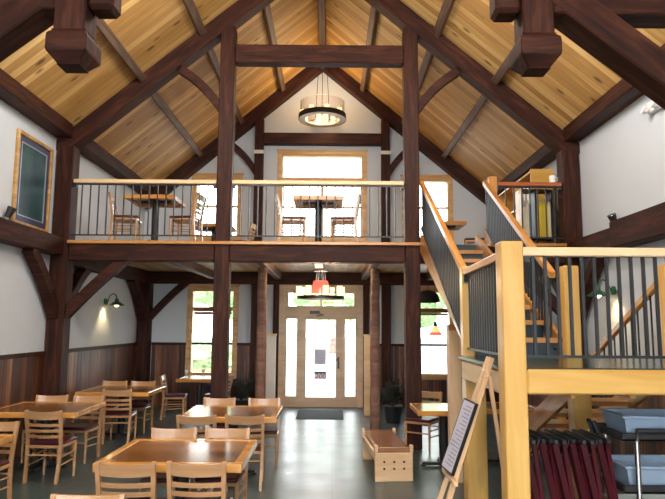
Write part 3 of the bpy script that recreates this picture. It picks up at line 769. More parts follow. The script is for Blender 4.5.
# (x, y of the back top, facing: 0 = looks away from camera, PI = towards camera, label)
off = .26
def ch(x, yback, face, label, z=0, jig=0, grp=G1):
    dy = off if face == 0 else -off
    rz = {0: 0, 180: PI}[face]+math.radians(jig)
    return place(chair, (x, yback+dy, z), rz, label, grp)
ch(-1.31, 4.70, 0, 'left of the two chairs with backs to the camera at the nearest table')
ch(-.78, 4.72, 0, 'right of the two chairs with backs to the camera at the nearest table', jig=-2)
ch(-1.25, 3.84, 180, 'beech chair cut off by the lower edge of the view, only its crest rail showing')
ch(-1.32, 6.22, 180, 'beech chair facing us at the far left side of the nearest table', jig=2)
ch(-.82, 6.24, 180, 'beech chair facing us at the far right side of the nearest table', jig=-3)
ch(-1.30, 7.08, 0, 'chair with its back to us at the left of the second middle table')
ch(-.77, 7.10, 0, 'chair with its back to us at the aisle end of the second middle table', jig=3)
ch(-1.34, 8.72, 180, 'chair facing us behind the left half of the second middle table', jig=-2)
ch(-.69, 8.72, 180, 'chair facing us behind the right half of the second middle table, by the aisle', jig=3)
ch(-3.28, 6.58, 180, 'chair at the far left edge of the view, facing us behind the cropped table', jig=-3)
ch(-3.14, 7.36, 0, 'full-height chair with its back to us at the wall-side table on the left', jig=-4)
ch(-3.74, 8.93, 180, 'chair facing us by the left wall behind the first complete wall-side table', jig=4)
ch(-3.24, 8.90, 180, 'chair facing us at the aisle end behind the first complete wall-side table', jig=-4)
ch(-3.12, 9.72, 0, 'chair with its back to us at the farther wall-side table', jig=3)
ch(-3.66, 11.18, 180, 'chair facing us by the wall behind the farther wall-side table', jig=-3)
ch(-3.14, 11.16, 180, 'chair facing us at the aisle end behind the farther wall-side table', jig=-2)
def chside(x, y, rz, label, z=0, grp=G1): return place(chair, (x, y, z), math.radians(rz), label, grp)
chside(-2.86, 12.40, -84, 'chair turned sideways at the table below the lower left window')
chside(-2.05, 12.5, 84, 'chair with a navy jacket on its seat beside the lower left window')
chside(1.62, 9.52, 148, 'chair turned at an angle behind the table under the stair')
# loft chairs
chside(-3.17, 9.98, -82, 'loft chair left of the left table by the railing', ZD, G2)
chside(-2.2, 9.98, 84, 'loft chair right of the left table by the railing', ZD, G2)
chside(-.42, 9.98, -86, 'loft chair left of the middle table by the railing', ZD, G2)
chside(.42, 9.98, 86, 'loft chair right of the middle table by the railing', ZD, G2)
chside(3.15, 12.3, 80, 'loft chair right of the table behind the stair opening', ZD, G2)
chside(-1.7, 12.9, 84, 'loft chair beside the rear left table, close to the upper left window', ZD, G2)

# ------------------------------------------------------------------ tables
def make_table(w, d, name='dining_table', cat='table'):
    e = empty(name, (0, 0, 0), None, cat)
    bm = bmesh.new(); B(bm, -w/2+.07, w/2-.07, -d/2+.07, d/2-.07, .715, .765); obj('table_top', bm, M['tabletop'], e)
    bm = bmesh.new(); frame_ring_h(bm, w, d); obj('border', bm, M['tableedge'], e, .006)
    bm = bmesh.new(); frust(bm, .05, .70, .06, .06, 14); B(bm, -.25, .25, -.05, .05, .69, .715); B(bm, -.05, .05, -.25, .25, .69, .715); obj('pedestal', bm, M['black'], e, smooth=False)
    bm = bmesh.new()
    for a in (0, PI/2):
        m = Matrix.Rotation(a, 4, 'Z')
        B(bm, -.29, .29, -.035, .035, .015, .05, m); B(bm, -.31, -.25, -.045, .045, 0, .02, m); B(bm, .25, .31, -.045, .045, 0, .02, m)
    frust(bm, .04, .09, .09, .05, 14); obj('cross_base', bm, M['black'], e, .004)
    return e
def frame_ring_h(bm, w, d, z0=.700, z1=.768, t=.07):
    B(bm, -w/2, w/2, -d/2, -d/2+t, z0, z1); B(bm, -w/2, w/2, d/2-t, d/2, z0, z1)
    B(bm, -w/2, -w/2+t, -d/2+t, d/2-t, z0, z1); B(bm, w/2-t, w/2, -d/2+t, d/2-t, z0, z1)
TG = 'wooden dining tables'
big = make_table(1.17, 1.06)
place(big, (-1.07, 5.49, 0), 0, 'nearest glossy wooden table with an orange border, in the middle foreground', TG)
place(big, (-1.01, 7.92, 0), 0, 'second wooden table in the middle row, behind the nearest one', TG)
place(big, (-3.50, 8.20, 0), 0, 'wooden table against the left wall beside the front timber post', TG)
place(big, (-3.50, 5.70, 0), 0, 'wooden table cropped by the left edge of the view', TG)
place(big, (-3.26, 10.45, 0), 0, 'wooden table against the left wall beneath the loft', TG)
mid = make_table(.80, .80)
place(mid, (-2.45, 12.75, 0), 0, 'small wooden table below the lower left window', TG)
place(mid, (1.74, 8.42, 0), 0, 'small wooden table behind the propping post, under the left edge of the upper stairs', TG)
place(mid, (2.62, 8.6, 0), 0, 'small wooden table deeper under the stairs, glimpsed below the landing', TG)
place(mid, (-2.70, 9.98, ZD), 0, 'left loft table seen through the railing', 'loft tables')
place(mid, (0.0, 9.98, ZD), 0, 'middle loft table seen through the railing', 'loft tables')
place(mid, (-2.25, 12.75, ZD), 0, 'rear left loft table in front of the upper left window', 'loft tables')
place(mid, (2.50, 12.30, ZD), 0, 'rear right loft table in front of the upper right window', 'loft tables')

# glasses and a napkin holder
def goblet(x, y, z, label):
    bm = bmesh.new(); lathe(bm, [(.032, 0), (.03, .005), (.005, .012), (.005, .07), (.03, .10), (.036, .15), (.033, .15), (.028, .10), (.004, .075)], 18)
    o = obj('drinking_glass', bm, M['white'], smooth=True); o.location = (x, y, z); tag(o, label, 'glass', 'drinking glasses by the lower left window')
goblet(-2.70, 12.60, .768, 'pale stemmed glass on the left of the small window-side table')
goblet(-2.43, 12.95, .768, 'pale stemmed glass at the back of the small window-side table')
# jacket
bm = bmesh.new(); bmesh.ops.create_icosphere(bm, subdivisions=3, radius=1)
for v in bm.verts:
    n = 1+.10*math.sin(v.co.x*7+1)*math.cos(v.co.y*6); v.co = V((v.co.x*.20*n, v.co.y*.19*n, max(v.co.z, -.75)*.10*n))
o = obj('folded_jacket', bm, M['navy'], smooth=True); o.location = (-2.08, 12.5, .565); tag(o, 'crumpled navy jacket lying on a chair seat by the lower left window', 'jacket')

# ------------------------------------------------------------------ loft railings
def railing(x0, x1, label, capm='pine_pale', y=D1-.06):
    e = empty('loft_railing', ((x0+x1)/2, y, ZD), label, 'railing')
    beam('cap_rail', (x0, y, ZD+.955), (x1, y, ZD+.955), .09, .065, M[capm], e, .01)
    beam('top_bar', (x0, y, ZD+.91), (x1, y, ZD+.91), .03, .02, M['black'], e, 0)
    beam('bottom_bar', (x0, y, ZD+.095), (x1, y, ZD+.095), .03, .02, M['black'], e, 0)
    n = round((x1-x0)/.135)
    for k in range(1, n):
        x = x0+(x1-x0)*k/n
        bm = bmesh.new(); B(bm, x-.009, x+.009, y-.009, y+.009, ZD+.095, ZD+.91); obj('baluster', bm, M['black'], e)
    for x, q in ((x0, 1), (x1, -1)):
        bm = bmesh.new(); B(bm, min(x, x+q*.05), max(x, x+q*.05), y-.03, y+.03, ZD+.86, ZD+.92); obj('bracket', bm, M['black'], e)
railing(-OB+.145, -A-.125, 'loft railing with black balusters and pine cap in the left bay')
railing(-A+.125, A-.125, 'loft railing with black balusters and pine cap in the middle bay')
railing(2.86, OB-.145, 'short loft railing with a red-brown cap right of the stair opening', 'redcap')

# ------------------------------------------------------------------ staircase
ZL = 1.57
LY0, LY1 = 4.40, 6.02
e = empty('stair_landing', (2.5, 5.2, 0), 'pine stair landing with square newel posts and black balusters, right foreground', 'stair landing')
def npost(x, y, z0, z1, s, m='pine', name='newel_post', par=None, cap=True):
    o = beam(name, (x, y, z0), (x, y, z1), s, s, M[m], par or e, .008, up=(0, 1, 0))
    return o
npost(1.50, LY0, 0, 2.465, .160)
npost(1.60, LY1, 0, ZL-.05, .19, name='support_post'); npost(1.55, LY1, ZL-.05, 2.44, .115)
npost(2.62, LY1, 0, ZL-.05, .17, name='support_post'); npost(2.565, LY1, ZL-.05, 2.45, .145)
npost(3.55, LY1, 0, 2.47, .13); npost(3.62, LY0, 0, 2.465, .16)
beam('front_beam', (1.58, LY0-.03, ZL-.095), (3.54, LY0-.03, ZL-.095), .10, .175, M['pine'], e)
beam('side_beam', (1.50, LY0+.09, ZL-.13), (1.50, LY1-.06, ZL-.13), .06, .17, M['pine_pale'], e)
beam('rear_beam', (1.60, LY1-.06, ZL-.14), (3.62, LY1-.06, ZL-.14), .07, .19, M['pine_orange'], e)
for k in range(4): beam('joist', (1.95+.42*k, LY0+.05, ZL-.14), (1.95+.42*k, LY1-.1, ZL-.14), .045, .16, M['pine_orange'], e, 0)
box('deck', 1.46, 3.66, LY0-.07, LY1+.02, ZL-.035, ZL, M['landingfloor'], e, .004)
def rail_between(par, p0, p1, w, h, mat, z_top_to, zbot, n, bal=.018, bottom=True, name='hand_rail'):
    r = beam(name, p0, p1, w, h, M[mat], par, .008)
    p0, p1 = V(p0), V(p1)
    if bottom: beam('bottom_bar', p0-V((0, 0, zbot)), p1-V((0, 0, zbot)), .03, .02, M['black'], par, 0)
    for k in range(1, n):
        p = p0.lerp(p1, k/n)
        bm = bmesh.new(); B(bm, p.x-bal/2, p.x+bal/2, p.y-bal/2, p.y+bal/2, p.z-zbot, p.z-h/2); obj('baluster', bm, M['black'], par)
    return r
rail_between(e, (1.58, LY0, 2.395), (3.54, LY0, 2.395), .08, .065, 'pine_pale', 0, .75, 22, .021)
rail_between(e, (1.50, LY0+.08, 2.385), (1.545, LY1-.06, 2.38), .08, .065, 'pine_orange', 0, .74, 16)
box('bracket', 1.50, 1.56, LY1-.10, LY1-.055, 2.28, 2.36, M['black'], e); box('bracket', 1.60, 1.64, LY0-.03, LY0+.03, 2.32, 2.39, M['black'], e)

# upper flight
f = empty('upper_stair_flight', (2.1, 7.7, ZL), 'upper stair flight with dark risers, pine treads and sloping handrails up to the loft', 'stairs')
XL, XR = 1.66, 2.46; N_ = 9; rise = (ZD-ZL)/N_; Y0, Y1 = LY1+.09, D1-.14; run = (Y1-Y0)/(N_-1)
for k in range(N_-1):
    z = ZL+rise*(k+1); y = Y0+run*k
    bm = bmesh.new(); B(bm, XL, XR, y-.03, y+run, z-.035, z); o = obj('tread', bm, M['landingfloor'], f)
    bm = bmesh.new(); B(bm, XL, XR, y-.055, y-.03, z-.048, z+.002); obj('nosing', bm, M['pine_orange'], o)
    bm = bmesh.new(); B(bm, XL, XR, y-.012, y+.012, z-rise, z-.035); obj('riser', bm, M['steel_dk'], f)
bm = bmesh.new(); B(bm, XL, XR, Y1-.012, Y1+.012, ZD-rise, ZD-.03); obj('riser', bm, M['steel_dk'], f)
sl = (ZD-ZL)/(Y1-Y0)
for x, nm in ((XL-.03, 'left'), (XR+.03, 'right')):
    beam('stringer', (x, Y0-.02, ZL+.06), (x, Y1+.05, ZD+.0), .05, .27, M['pine_orange'], f)
    p0 = (x-.07 if x < 2 else x-.06, LY1+.07, 2.37); p1 = (x-.0 if x < 2 else x+.14, D1-.16, 4.09)
    rail_between(f, p0, p1, .065, .075, 'pine_orange', 0, .74, 32, .019)
npost(2.78, D1-.03, ZD, ZD+1.08, .13, 'pine_orange', 'top_newel', f)
sp_ = empty('stair_prop', (1.73, 7.60, 0), 'pale square post with a brown cap propping the upper flight stringer', 'post')
beam('shaft', (1.73, 7.60, 0), (1.73, 7.60, 1.80), .15, .15, M['benchwood'], sp_, .006, up=(0, 1, 0))
box('cap', 1.65, 1.81, 7.52, 7.68, 1.80, 1.87, M['pine_orange'], sp_, .006)
# lower flight
g = empty('lower_stair_flight', (3.05, 7.6, 0), 'lower pine stair flight going down from the landing away from the camera', 'stairs')
XL2, XR2 = 2.76, 3.47; NL = 9; rz_ = ZL/NL; run2 = .36
for k in range(1, NL):
    z = ZL-rz_*k; y = LY1+.03+run2*(k-1)
    bm = bmesh.new(); B(bm, XL2, XR2, y, y+run2+.02, z-.045, z); obj('tread', bm, M['pine_orange'], g)
for x in (XL2-.025, XR2+.025):
    beam('stringer', (x, LY1+.0, ZL-.12), (x, LY1+run2*8+.1, .10), .045, .24, M['pine_orange'], g)
rail_between(g, (3.55, LY1+.07, 2.36), (3.55, LY1+run2*8+.05, .92), .06, .07, 'pine_orange', 0, .80, 20, .015)
npost(3.55, LY1+run2*8+.1, 0, 1.05, .12, 'pine', 'bottom_newel', g)

# ------------------------------------------------------------------ bench
e = empty('low_bench', (.94, 8.2, 0), 'low wooden bench with plugged end panel and brown seat in the aisle', 'bench')
mB = Matrix.Translation((.94, 8.2, 0)) @ Matrix.Rotation(math.radians(4), 4, 'Z')
def bb(name, boxes, mat, par, bev=.006):
    bm = bmesh.new()
    for q in boxes: B(bm, *q)
    bmesh.ops.transform(bm, matrix=mB, verts=bm.verts); return obj(name, bm, M[mat], par, bev)
ends = []
for y in (-.60, .60):
    ends.append(bb('end_panel', [(-.23, .23, y-.03, y+.03, 0, .333)], 'benchwood', e))
    for x in (-.215, .215): bb('end_upright', [(x-.02, x+.02, y-.035, y+.035, .333, .42)], 'benchwood', e)
bb('seat', [(-.192, .192, -.62, .62, .335, .395)], 'benchseat', e)
bb('side_rail', [(-.235, -.20, -.565, .565, .24, .33)], 'benchwood', e)
bb('side_rail', [(.20, .235, -.565, .565, .24, .33)], 'benchwood', e)
bb('lower_stretcher', [(-.02, .02, -.57, .57, .12, .20)], 'benchwood', e)
bm = bmesh.new()
for x in (-.12, 0, .12):
    for z in (.15, .23):
        r = bmesh.ops.create_cone(bm, cap_ends=True, segments=10, radius1=.013, radius2=.013, depth=.01)
        bmesh.ops.transform(bm, matrix=mB @ Matrix.Translation((x, -.634, z)) @ Matrix.Rotation(PI/2, 4, 'X'), verts=r['verts'])
obj('plug', bm, M['timber'], ends[0])

# ------------------------------------------------------------------ easel with menu board
e = empty('easel', (1.2, 4.8, 0), 'light wooden A-frame easel standing before the stair landing', 'easel')
def lx(z): return .865+.35*z
for y0, y1 in ((4.58, 4.70), (4.92, 4.78)):
    beam('front_leg', (lx(0), y0, 0), (lx(1.62), y1, 1.62), .028, .04, M['benchwood'], e, .004)
beam('rear_leg', (1.62, 4.76, 0), (lx(1.5)+.03, 4.74, 1.48), .028, .035, M['benchwood'], e, .004)
beam('cross_bar', (lx(.72)-.01, 4.52, .735), (lx(.72)-.01, 4.97, .735), .035, .035, M['benchwood'], e, .004)
beam('top_bar', (lx(1.50), 4.66, 1.50), (lx(1.50), 4.82, 1.50), .03, .05, M['benchwood'], e, .004)
mb = empty('menu_board', (1.15, 4.74, .76), 'tilted black-framed board with a pale printed sheet resting on the easel', 'board')
d = V((.37, 0, 1)).normalized(); nrm = V((-1, 0, .37)).normalized()
base = V((lx(.76), 4.74, .76))+nrm*.045
mm = Matrix.Identity(4)
yv = V((.14, -1, 0)).normalized()
zv = d; xv = yv.cross(zv).normalized()*-1
yv = zv.cross(xv).normalized()*1
for i, a in enumerate((yv, xv, zv)):
    for j in range(3): mm[j][i] = a[j]
mm.translation = base
# local: x = across board, y = thickness, z = up
def mbx(name, boxes, mat):
    bm = bmesh.new()
    for q in boxes: B(bm, *q)
    bmesh.ops.transform(bm, matrix=mm, verts=bm.verts); return obj(name, bm, mat, mb)
W2, H2 = .125, .55
mbx('backing', [(-W2, W2, -.008, .008, 0, H2)], M['blackpl'])
mbx('frame', [(-W2, -W2+.012, -.012, .012, 0, H2), (W2-.012, W2, -.012, .012, 0, H2), (-W2, W2, -.012, .012, 0, .012), (-W2, W2, -.012, .012, H2-.012, H2)], M['blackpl'])
sgn = 1 if (mm.to_3x3() @ V((0, 1, 0))).x < 0 else -1
yy0, yy1 = sorted((sgn*.008, sgn*.012))
mbx('sheet', [(-W2+.012, W2-.012, yy0, yy1, .012, H2-.012)], M['menupaper'])
yy0, yy1 = sorted((sgn*.012, sgn*.0135))
random.seed(3)
mbx('print', [(-W2+.035, W2-.035-.10*random.random(), yy0, yy1, .05+.028*k, .058+.028*k) for k in range(17)], M['blacktext'])

# ------------------------------------------------------------------ bus cart with tubs
ct = empty('utility_cart', (2.85, 4.85, 0), 'black three-shelf utility cart under the stair landing at the right edge', 'cart')
cx0, cx1, cy0, cy1 = 2.38, 3.24, 4.66, 5.16
for z in (.22, .64, 1.015):
    bm = bmesh.new(); B(bm, cx0, cx1, cy0, cy1, z, z+.02); B(bm, cx0, cx1, cy0, cy0+.02, z, z+.06); B(bm, cx0, cx1, cy1-.02, cy1, z, z+.06); B(bm, cx0, cx0+.02, cy0+.02, cy1-.02, z, z+.06); B(bm, cx1-.02, cx1, cy0+.02, cy1-.02, z, z+.06)
    obj('shelf', bm, M['blackpl'], ct, .006)
for x in (cx0+.10, cx1-.10):
    for y in (cy0-.012, cy1+.012):
        bm = bmesh.new(); tube(bm, [(x, y, .12), (x, y, 1.06)], .020, 10); obj('upright', bm, M['chrome'], ct, smooth=True)
        bm = bmesh.new(); tube(bm, [(x-.02, y, .06), (x+.02, y, .06)], .06, 14); obj('caster', bm, M['rubber'], ct)
bm = bmesh.new(); tube(bm, [(cx0+.10, cy0-.02, 1.02), (cx0+.10, cy0-.02, 1.09), (cx1-.10, cy0-.02, 1.09), (cx1-.10, cy0-.02, 1.02)], .022, 8); obj('push_handle', bm, M['blackpl'], ct)
bm = bmesh.new(); tube(bm, [(cx0-.02, cy1-.05, 1.0), (cx0-.06, cy1-.05, 1.1), (cx0-.06, cy0+.35, 1.1), (cx0-.02, cy0+.35, 1.0)], .018, 8); obj('end_handle', bm, M['blackpl'], ct)
def tub(x0, x1, y0, y1, z0, h, label, mat='tub'):
    e = empty('bus_tub', ((x0+x1)/2, (y0+y1)/2, z0), label, 'tub', 'bus tubs on the utility cart')
    bm = bmesh.new(); t = .035
    o_ = [(x0+t, y0+t, z0), (x1-t, y0+t, z0), (x1-t, y1-t, z0), (x0+t, y1-t, z0)]
    r_ = [(x0, y0, z0+h), (x1, y0, z0+h), (x1, y1, z0+h), (x0, y1, z0+h)]
    ri = [(x0+.015, y0+.015, z0+h), (x1-.015, y0+.015, z0+h), (x1-.015, y1-.015, z0+h), (x0+.015, y1-.015, z0+h)]
    bi = [(x0+t+.01, y0+t+.01, z0+.008), (x1-t-.01, y0+t+.01, z0+.008), (x1-t-.01, y1-t-.01, z0+.008), (x0+t+.01, y1-t-.01, z0+.008)]
    R = [[bm.verts.new(p) for p in L] for L in (o_, r_, ri, bi)]
    for a, b in zip(R, R[1:]):
        for k in range(4): bm.faces.new((a[k], a[(k+1) % 4], b[(k+1) % 4], b[k]))
    bm.faces.new(R[0][::-1]); bm.faces.new(R[3]); obj('basin', bm, M[mat], e)
    bm = bmesh.new(); lip = .018
    B(bm, x0-lip, x1+lip, y0-lip, y0, z0+h-.018, z0+h); B(bm, x0-lip, x1+lip, y1, y1+lip, z0+h-.018, z0+h)
    B(bm, x0-lip, x0, y0, y1, z0+h-.018, z0+h); B(bm, x1, x1+lip, y0, y1, z0+h-.018, z0+h); obj('rim', bm, M[mat], e, .003)
tub(cx0+.045, cx0+.62, cy0+.05, cy1-.05, 1.036, .155, 'grey-blue bus tub on the top shelf of the cart')
tub(cx0+.045, cx0+.62, cy0+.05, cy1-.05, .661, .165, 'grey-blue bus tub on the middle shelf of the cart')
tub(cx0+.045, cx0+.62, cy0+.05, cy1-.05, .241, .28, 'off-white bin on the bottom shelf of the cart', 'offwhite')

# ------------------------------------------------------------------ folded tray stands
def make_stand():
    e = empty('folded_tray_stand', (0, 0, 0), None, 'tray stand')
    for k, (x, y, l) in enumerate(((-.018, -.20, .02), (.018, -.16, -.02), (-.018, .20, .02), (.018, .16, -.02))):
        beam('leg', (x+l+.10, y, 0), (x-l-.06, y, .96), .032, .046, M['mahogany'], e, .004)
    for x in (-.095, -.035): 
        beam('top_bar', (x, -.23, .975), (x, .23, .975), .030, .030, M['blackpl'], e, .004)
    for y in (-.14, 0, .14):
        bm = bmesh.new(); strip(bm, arc_pts((-.10, y, .985), (.02, y, .985), (0, 0, -.11), 8), (0, 1, 0), .055, .006); obj('webbing_strap', bm, M['blackpl'], e)
    beam('lower_bar', (.08, -.19, .22), (.08, .19, .22), .026, .026, M['mahogany'], e, .003)
    return e
ts = make_stand()
nm = ['first folded tray stand with dark red legs, next to the big newel post', 'second folded tray stand with dark red legs from the big newel post', 'third folded tray stand with dark red legs from the big newel post', 'fourth folded tray stand with dark red legs from the big newel post', 'fifth folded tray stand with dark red legs, one short of the cart', 'folded tray stand with dark red legs nearest the utility cart']
for k in range(6):
    o = place(ts, (1.77+.108*k, 4.86+.05*(k % 2), .0), math.radians((-6, 4, -3, 6, -5, 3)[k]), nm[k], 'folded tray stands under the landing'); o.location.z = .005
    o.scale = (1, 1, 1.03)

# ------------------------------------------------------------------ bookcase and books in the loft
bc = empty('bookcase', (3.85, 11.8, ZD), 'tall pine bookcase along the right wall of the loft', 'bookcase')
bx0, bx1, by0, by1 = 3.66, 4.06, 10.30, 13.3
box('end_panel', bx0, bx1, by0, by0+.03, ZD, 4.56, M['pine'], bc); box('end_panel', bx0, bx1, by1-.03, by1, ZD, 4.56, M['pine'], bc)
for z in (ZD+.05, 3.58, 4.02, 4.53): box('shelf', bx0, bx1, by0+.03, by1-.03, z-.03, z, M['pine'], bc)
for y in (11.3, 12.3): box('divider', bx0, bx1, y-.015, y+.015, ZD, 4.50, M['pine'], bc)
box('back_panel', bx1-.012, bx1, by0+.03, by1-.03, ZD, 4.5, M['pine_orange'], bc)
random.seed(11)
def book(x0, x1, y0, y1, z0, h, mat, label, grp):
    tag(box('book', x0, x1, y0, y1, z0, z0+h, M[mat], None, .003), label, 'book', grp)
for zi, z in enumerate((ZD+.051, 3.581, 4.021)):
    y = 10.36
    while y < 11.25:
        t = random.uniform(.03, .06); h = random.uniform(.24, .33)
        book(bx0+.03, bx0+.25, y, y+t, z, h, random.choice(['cream', 'bookred', 'bookblue', 'white', 'yellow']), f'upright books on the {("bottom", "middle", "upper")[zi]} shelf of the long loft bookcase, nearest bay', f'books on the {("bottom", "middle", "upper")[zi]} bookcase shelf')
        y += t+.004
sh = empty('low_shelf_unit', (3.72, 9.95, ZD), 'black open shelf unit facing us beside the right loft post', 'shelf')
sx0, sx1, sy0, sy1 = 3.33, 3.86, 9.84, 10.12
for x in (sx0, 3.56, sx1-.03): box('side_panel', x, x+.03, sy0, sy1, ZD, 4.10, M['pine'] if x == sx0 else M['blackpl'], sh)
for z in (ZD+.03, ZD+.16, 4.10): box('shelf', sx0+.03, sx1-.03, sy0, sy1, z-.025, z, M['blackpl'], sh)
x = 3.595; k = 0
for t, h, c in ((.045, .62, 'yellow'), (.04, .58, 'yellow'), (.05, .66, 'yellow'), (.045, .55, 'yellow'), (.04, .60, 'cream')):
    book(x, x+t, sy0+.02, sy0+.22, ZD+.161, h, c, 'tall yellow and cream volumes standing in the black loft shelf unit', 'tall volumes in the black shelf unit'); x += t+.002
x = 3.37
for t, h, c in ((.04, .5, 'cream'), (.05, .62, 'cream'), (.04, .55, 'bookblue')):
    book(x, x+t, sy0+.02, sy0+.22, ZD+.161, h, c, 'thin volumes in the left compartment of the black loft shelf unit', 'thin volumes in the black shelf unit'); x += t+.003
bm = bmesh.new(); lathe(bm, [(.001, 0), (.045, 0), (.05, .11), (.045, .11), (.04, .01), (.001, .01)], 20); tube(bm, [(.048, 0, .09), (.085, 0, .08), (.08, 0, .035), (.045, 0, .03)], .008, 6)
o = obj('mug', bm, M['white'], smooth=True); o.location = (3.74, D1-.06, ZD+.989); tag(o, 'white mug standing on the red-brown railing cap beside the right loft post', 'mug')

# ------------------------------------------------------------------ potted twiggy plants by the entrance
def twig_plant(x, y, r, h, label, seed):
    random.seed(seed)
    e = empty('potted_plant', (x, y, 0), label, 'plant')
    bm = bmesh.new(); lathe(bm, [(.001, 0), (.14, 0), (.19, .30), (.20, .32), (.17, .32), (.001, .30)], 20, x, y); obj('pot', bm, M['blackpl'], e, smooth=True)
    bm = bmesh.new(); bl = bmesh.new()
    for k in range(26):
        a = random.uniform(0, 2*PI); R = random.uniform(.35, 1)*r; H = random.uniform(.35, 1)*h
        pts = [V((x, y, .28)), V((x+R*.35*math.cos(a), y+R*.35*math.sin(a), .28+H*.6)), V((x+R*.8*math.cos(a), y+R*.8*math.sin(a), .28+H*.8)), V((x+R*math.cos(a+.4), y+R*math.sin(a+.4), .28+H*.55)), V((x+R*.75*math.cos(a+.7), y+R*.75*math.sin(a+.7), .28+H*.42))]
        sm = []
        for i in range(len(pts)-1):
            for t in (0, .33, .66): sm.append(pts[i].lerp(pts[i+1], t))
        sm.append(pts[-1]); tube(bm, sm, [.010*(1-.5*i/len(sm)) for i in range(len(sm))], 5)
        for p in sm[5:]:
            for q in range(3):
                c = p+V((random.uniform(-.04, .04), random.uniform(-.04, .04), random.uniform(-.04, .04))); d1 = V((random.uniform(-1, 1), random.uniform(-1, 1), random.uniform(-1, 1))).normalized()*.035
                d2 = d1.orthogonal().normalized()*.014
                bl.faces.new([bl.verts.new(c-d1), bl.verts.new(c+d2), bl.verts.new(c+d1), bl.verts.new(c-d2)])
    obj('stems', bm, M['foliage'], e, smooth=True); 
    bmesh.ops.solidify(bl, geom=bl.faces[:], thickness=.002)
    obj('leaves', bl, M['foliage'], e)
twig_plant(-1.60, 12.85, .30, .56, 'dark curly potted plant left of the entrance, behind the second middle table', 4)
twig_plant(1.42, 12.0, .30, .68, 'dark curly potted plant right of the entrance, behind the bench', 9)

# ------------------------------------------------------------------ outdoors
box('ground', -60, 60, YB+.22, 90, -.35, -.15, M['gravel'])['kind'] = 'structure'
box('ground_front', -60, 60, -60, YF-.2, -.35, -.15, M['gravel'])['kind'] = 'structure'
def blob(name, x, y, z, rx, ry, rz, label, cat, seed, grp=None, trunk=False):
    random.seed(seed); bm = bmesh.new(); bmesh.ops.create_icosphere(bm, subdivisions=4, radius=1)
    ph = [random.uniform(0, 6) for _ in range(6)]
    for v in bm.verts:
        c = v.co; n = 1+.13*math.sin(5*c.x+ph[0])*math.cos(4*c.y+ph[1])+.08*math.sin(11*c.z+ph[2])*math.cos(9*c.x+ph[3])+.05*random.uniform(-1, 1)
        v.co = V((c.x*rx*n, c.y*ry*n, c.z*rz*n))
    if trunk:
        e = empty(name, (x, y, -.15), label, cat, grp)
        bmesh.ops.translate(bm, vec=(x, y, z), verts=bm.verts); obj('crown', bm, M['leaf'], e)
        bm = bmesh.new(); tube(bm, [(x, y, -.15), (x+.1, y, z*.5), (x, y, z)], [.28, .22, .12], 10); obj('trunk', bm, M['log'], e)
    else:
        o = obj(name, bm, M['leaf']); o.location = (x, y, z); tag(o, label, cat, grp)
for k, (x, y, h, r) in enumerate(((-12, 34, 5.0, 3.2), (-5.6, 40, 4.6, 2.8), (.4, 43, 4.3, 2.6), (5.2, 38, 4.2, 2.6), (10.2, 33, 5.0, 3.0), (17.5, 36, 4.4, 3.0))):
    blob('tree', x, y, h, r, r*.8, r*.9, 'leafy green tree seen washed-out through the windows', 'tree', 30+k, 'trees outside', True)
e = empty('brick_planter', (-4.2, 21, -.15), 'low red brick planter outside the lower left window', 'planter')
box('wall', -7.2, -2.9, 20.8, 21.3, -.15, .30, M['brick'], e)
blob('hedge', -5.0, 22.6, .6, 2.6, .7, .75, 'clipped green hedge behind the brick planter outside', 'hedge', 77)

# ------------------------------------------------------------------ world and lights
w = bpy.data.worlds.new('world'); S.world = w; w.use_nodes = True
nt = w.node_tree; nt.nodes.clear()
N = nt.nodes.new
wo = N('ShaderNodeOutputWorld'); bg = N('ShaderNodeBackground')
tc = N('ShaderNodeTexCoord'); sp = N('ShaderNodeSeparateXYZ'); nt.links.new(tc.outputs['Generated'], sp.inputs[0])
cr = N('ShaderNodeValToRGB'); cr.color_ramp.elements[0].position = .0; cr.color_ramp.elements[0].color = (.98, 1, 1, 1)
cr.color_ramp.elements[1].position = .7; cr.color_ramp.elements[1].color = (.82, .92, 1, 1)
nt.links.new(sp.outputs[2], cr.inputs[0]); nt.links.new(cr.outputs[0], bg.inputs[0]); bg.inputs[1].default_value = 6.5
nt.links.new(bg.outputs[0], wo.inputs[0])

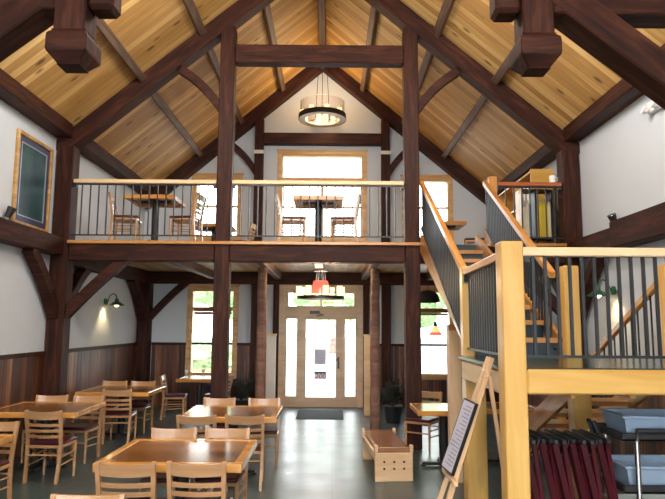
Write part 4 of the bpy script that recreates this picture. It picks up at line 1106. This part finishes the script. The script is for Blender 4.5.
def portal(x0, x1, z0, z1, y, face):
    l = bpy.data.lights.new('window_daylight', 'AREA'); l.shape = 'RECTANGLE'; l.size = x1-x0; l.size_y = z1-z0
    o = bpy.data.objects.new('window_daylight', l); C.objects.link(o)
    o.location = ((x0+x1)/2, y, (z0+z1)/2); o.rotation_euler = (PI/2 if face > 0 else -PI/2, 0, 0)
    l.cycles.is_portal = True
for (a, b, c, d) in RH: portal(a, b, c, d, YF-.21, -1)
for (a, b, c, d) in HOLES: portal(a, b, c, d, YB+.23, 1)

# fill lamps added out of view to brighten the hall, shaped as pendants
def fill_lamp(x, y, z, power, label):
    e = empty('fill_pendant', (x, y, z), label, 'pendant lamp', 'added fill lamps out of view')
    bm = bmesh.new(); tube(bm, [(x, y, z+.1), (x, y, roof(x)-.02)], .01, 6); obj('cord', bm, M['black'], e)
    bm = bmesh.new(); lathe(bm, [(.04, z+.14), (.10, z+.10), (.2, z), (.19, z), (.04, z+.10)], 20, x, y); obj('shade', bm, M['black'], e)
    bm = bmesh.new(); bmesh.ops.create_uvsphere(bm, u_segments=12, v_segments=8, radius=.07); bmesh.ops.translate(bm, vec=(x, y, z+.02), verts=bm.verts); obj('bulb', bm, M['lampwhite'], e)
    light('hall_fill_light', 'POINT', (x, y, z-.15), power, (1, .93, .85), .35)
fill_lamp(-1.5, 6.0, 5.95, 230, 'unseen fill lamp added high on the left, above the dining tables')
fill_lamp(1.5, 6.0, 5.95, 230, 'unseen fill lamp added high on the right, above the stair landing')
fill_lamp(0.3, -0.6, 5.4, 300, 'unseen fill lamp added behind the camera')

# ------------------------------------------------------------------ camera
cam = bpy.data.cameras.new('camera'); co = bpy.data.objects.new('camera', cam); C.objects.link(co)
cam.sensor_width = 36; cam.lens = 609.69/665*36; cam.clip_start = .05; cam.clip_end = 300
pitch, yaw, roll_ = .1222, .0039, -.0064
R = Matrix.Rotation(-yaw, 4, 'Z') @ Matrix.Rotation(PI/2+pitch, 4, 'X') @ Matrix.Rotation(-roll_, 4, 'Z')
co.matrix_basis = Matrix.Translation((.1983, 0, 1.8631)) @ R
S.camera = co
S.view_settings.view_transform = 'Standard'; S.view_settings.look = 'None'
S.view_settings.gamma = 1; S.view_settings.use_curve_mapping = False
S.view_settings.exposure = .66
try:
    S.cycles.max_bounces = 8; S.cycles.transparent_max_bounces = 16; S.cycles.use_denoising = True
    S.cycles.sample_clamp_indirect = 6; S.cycles.caustics_reflective = False; S.cycles.caustics_refractive = False
except Exception: pass
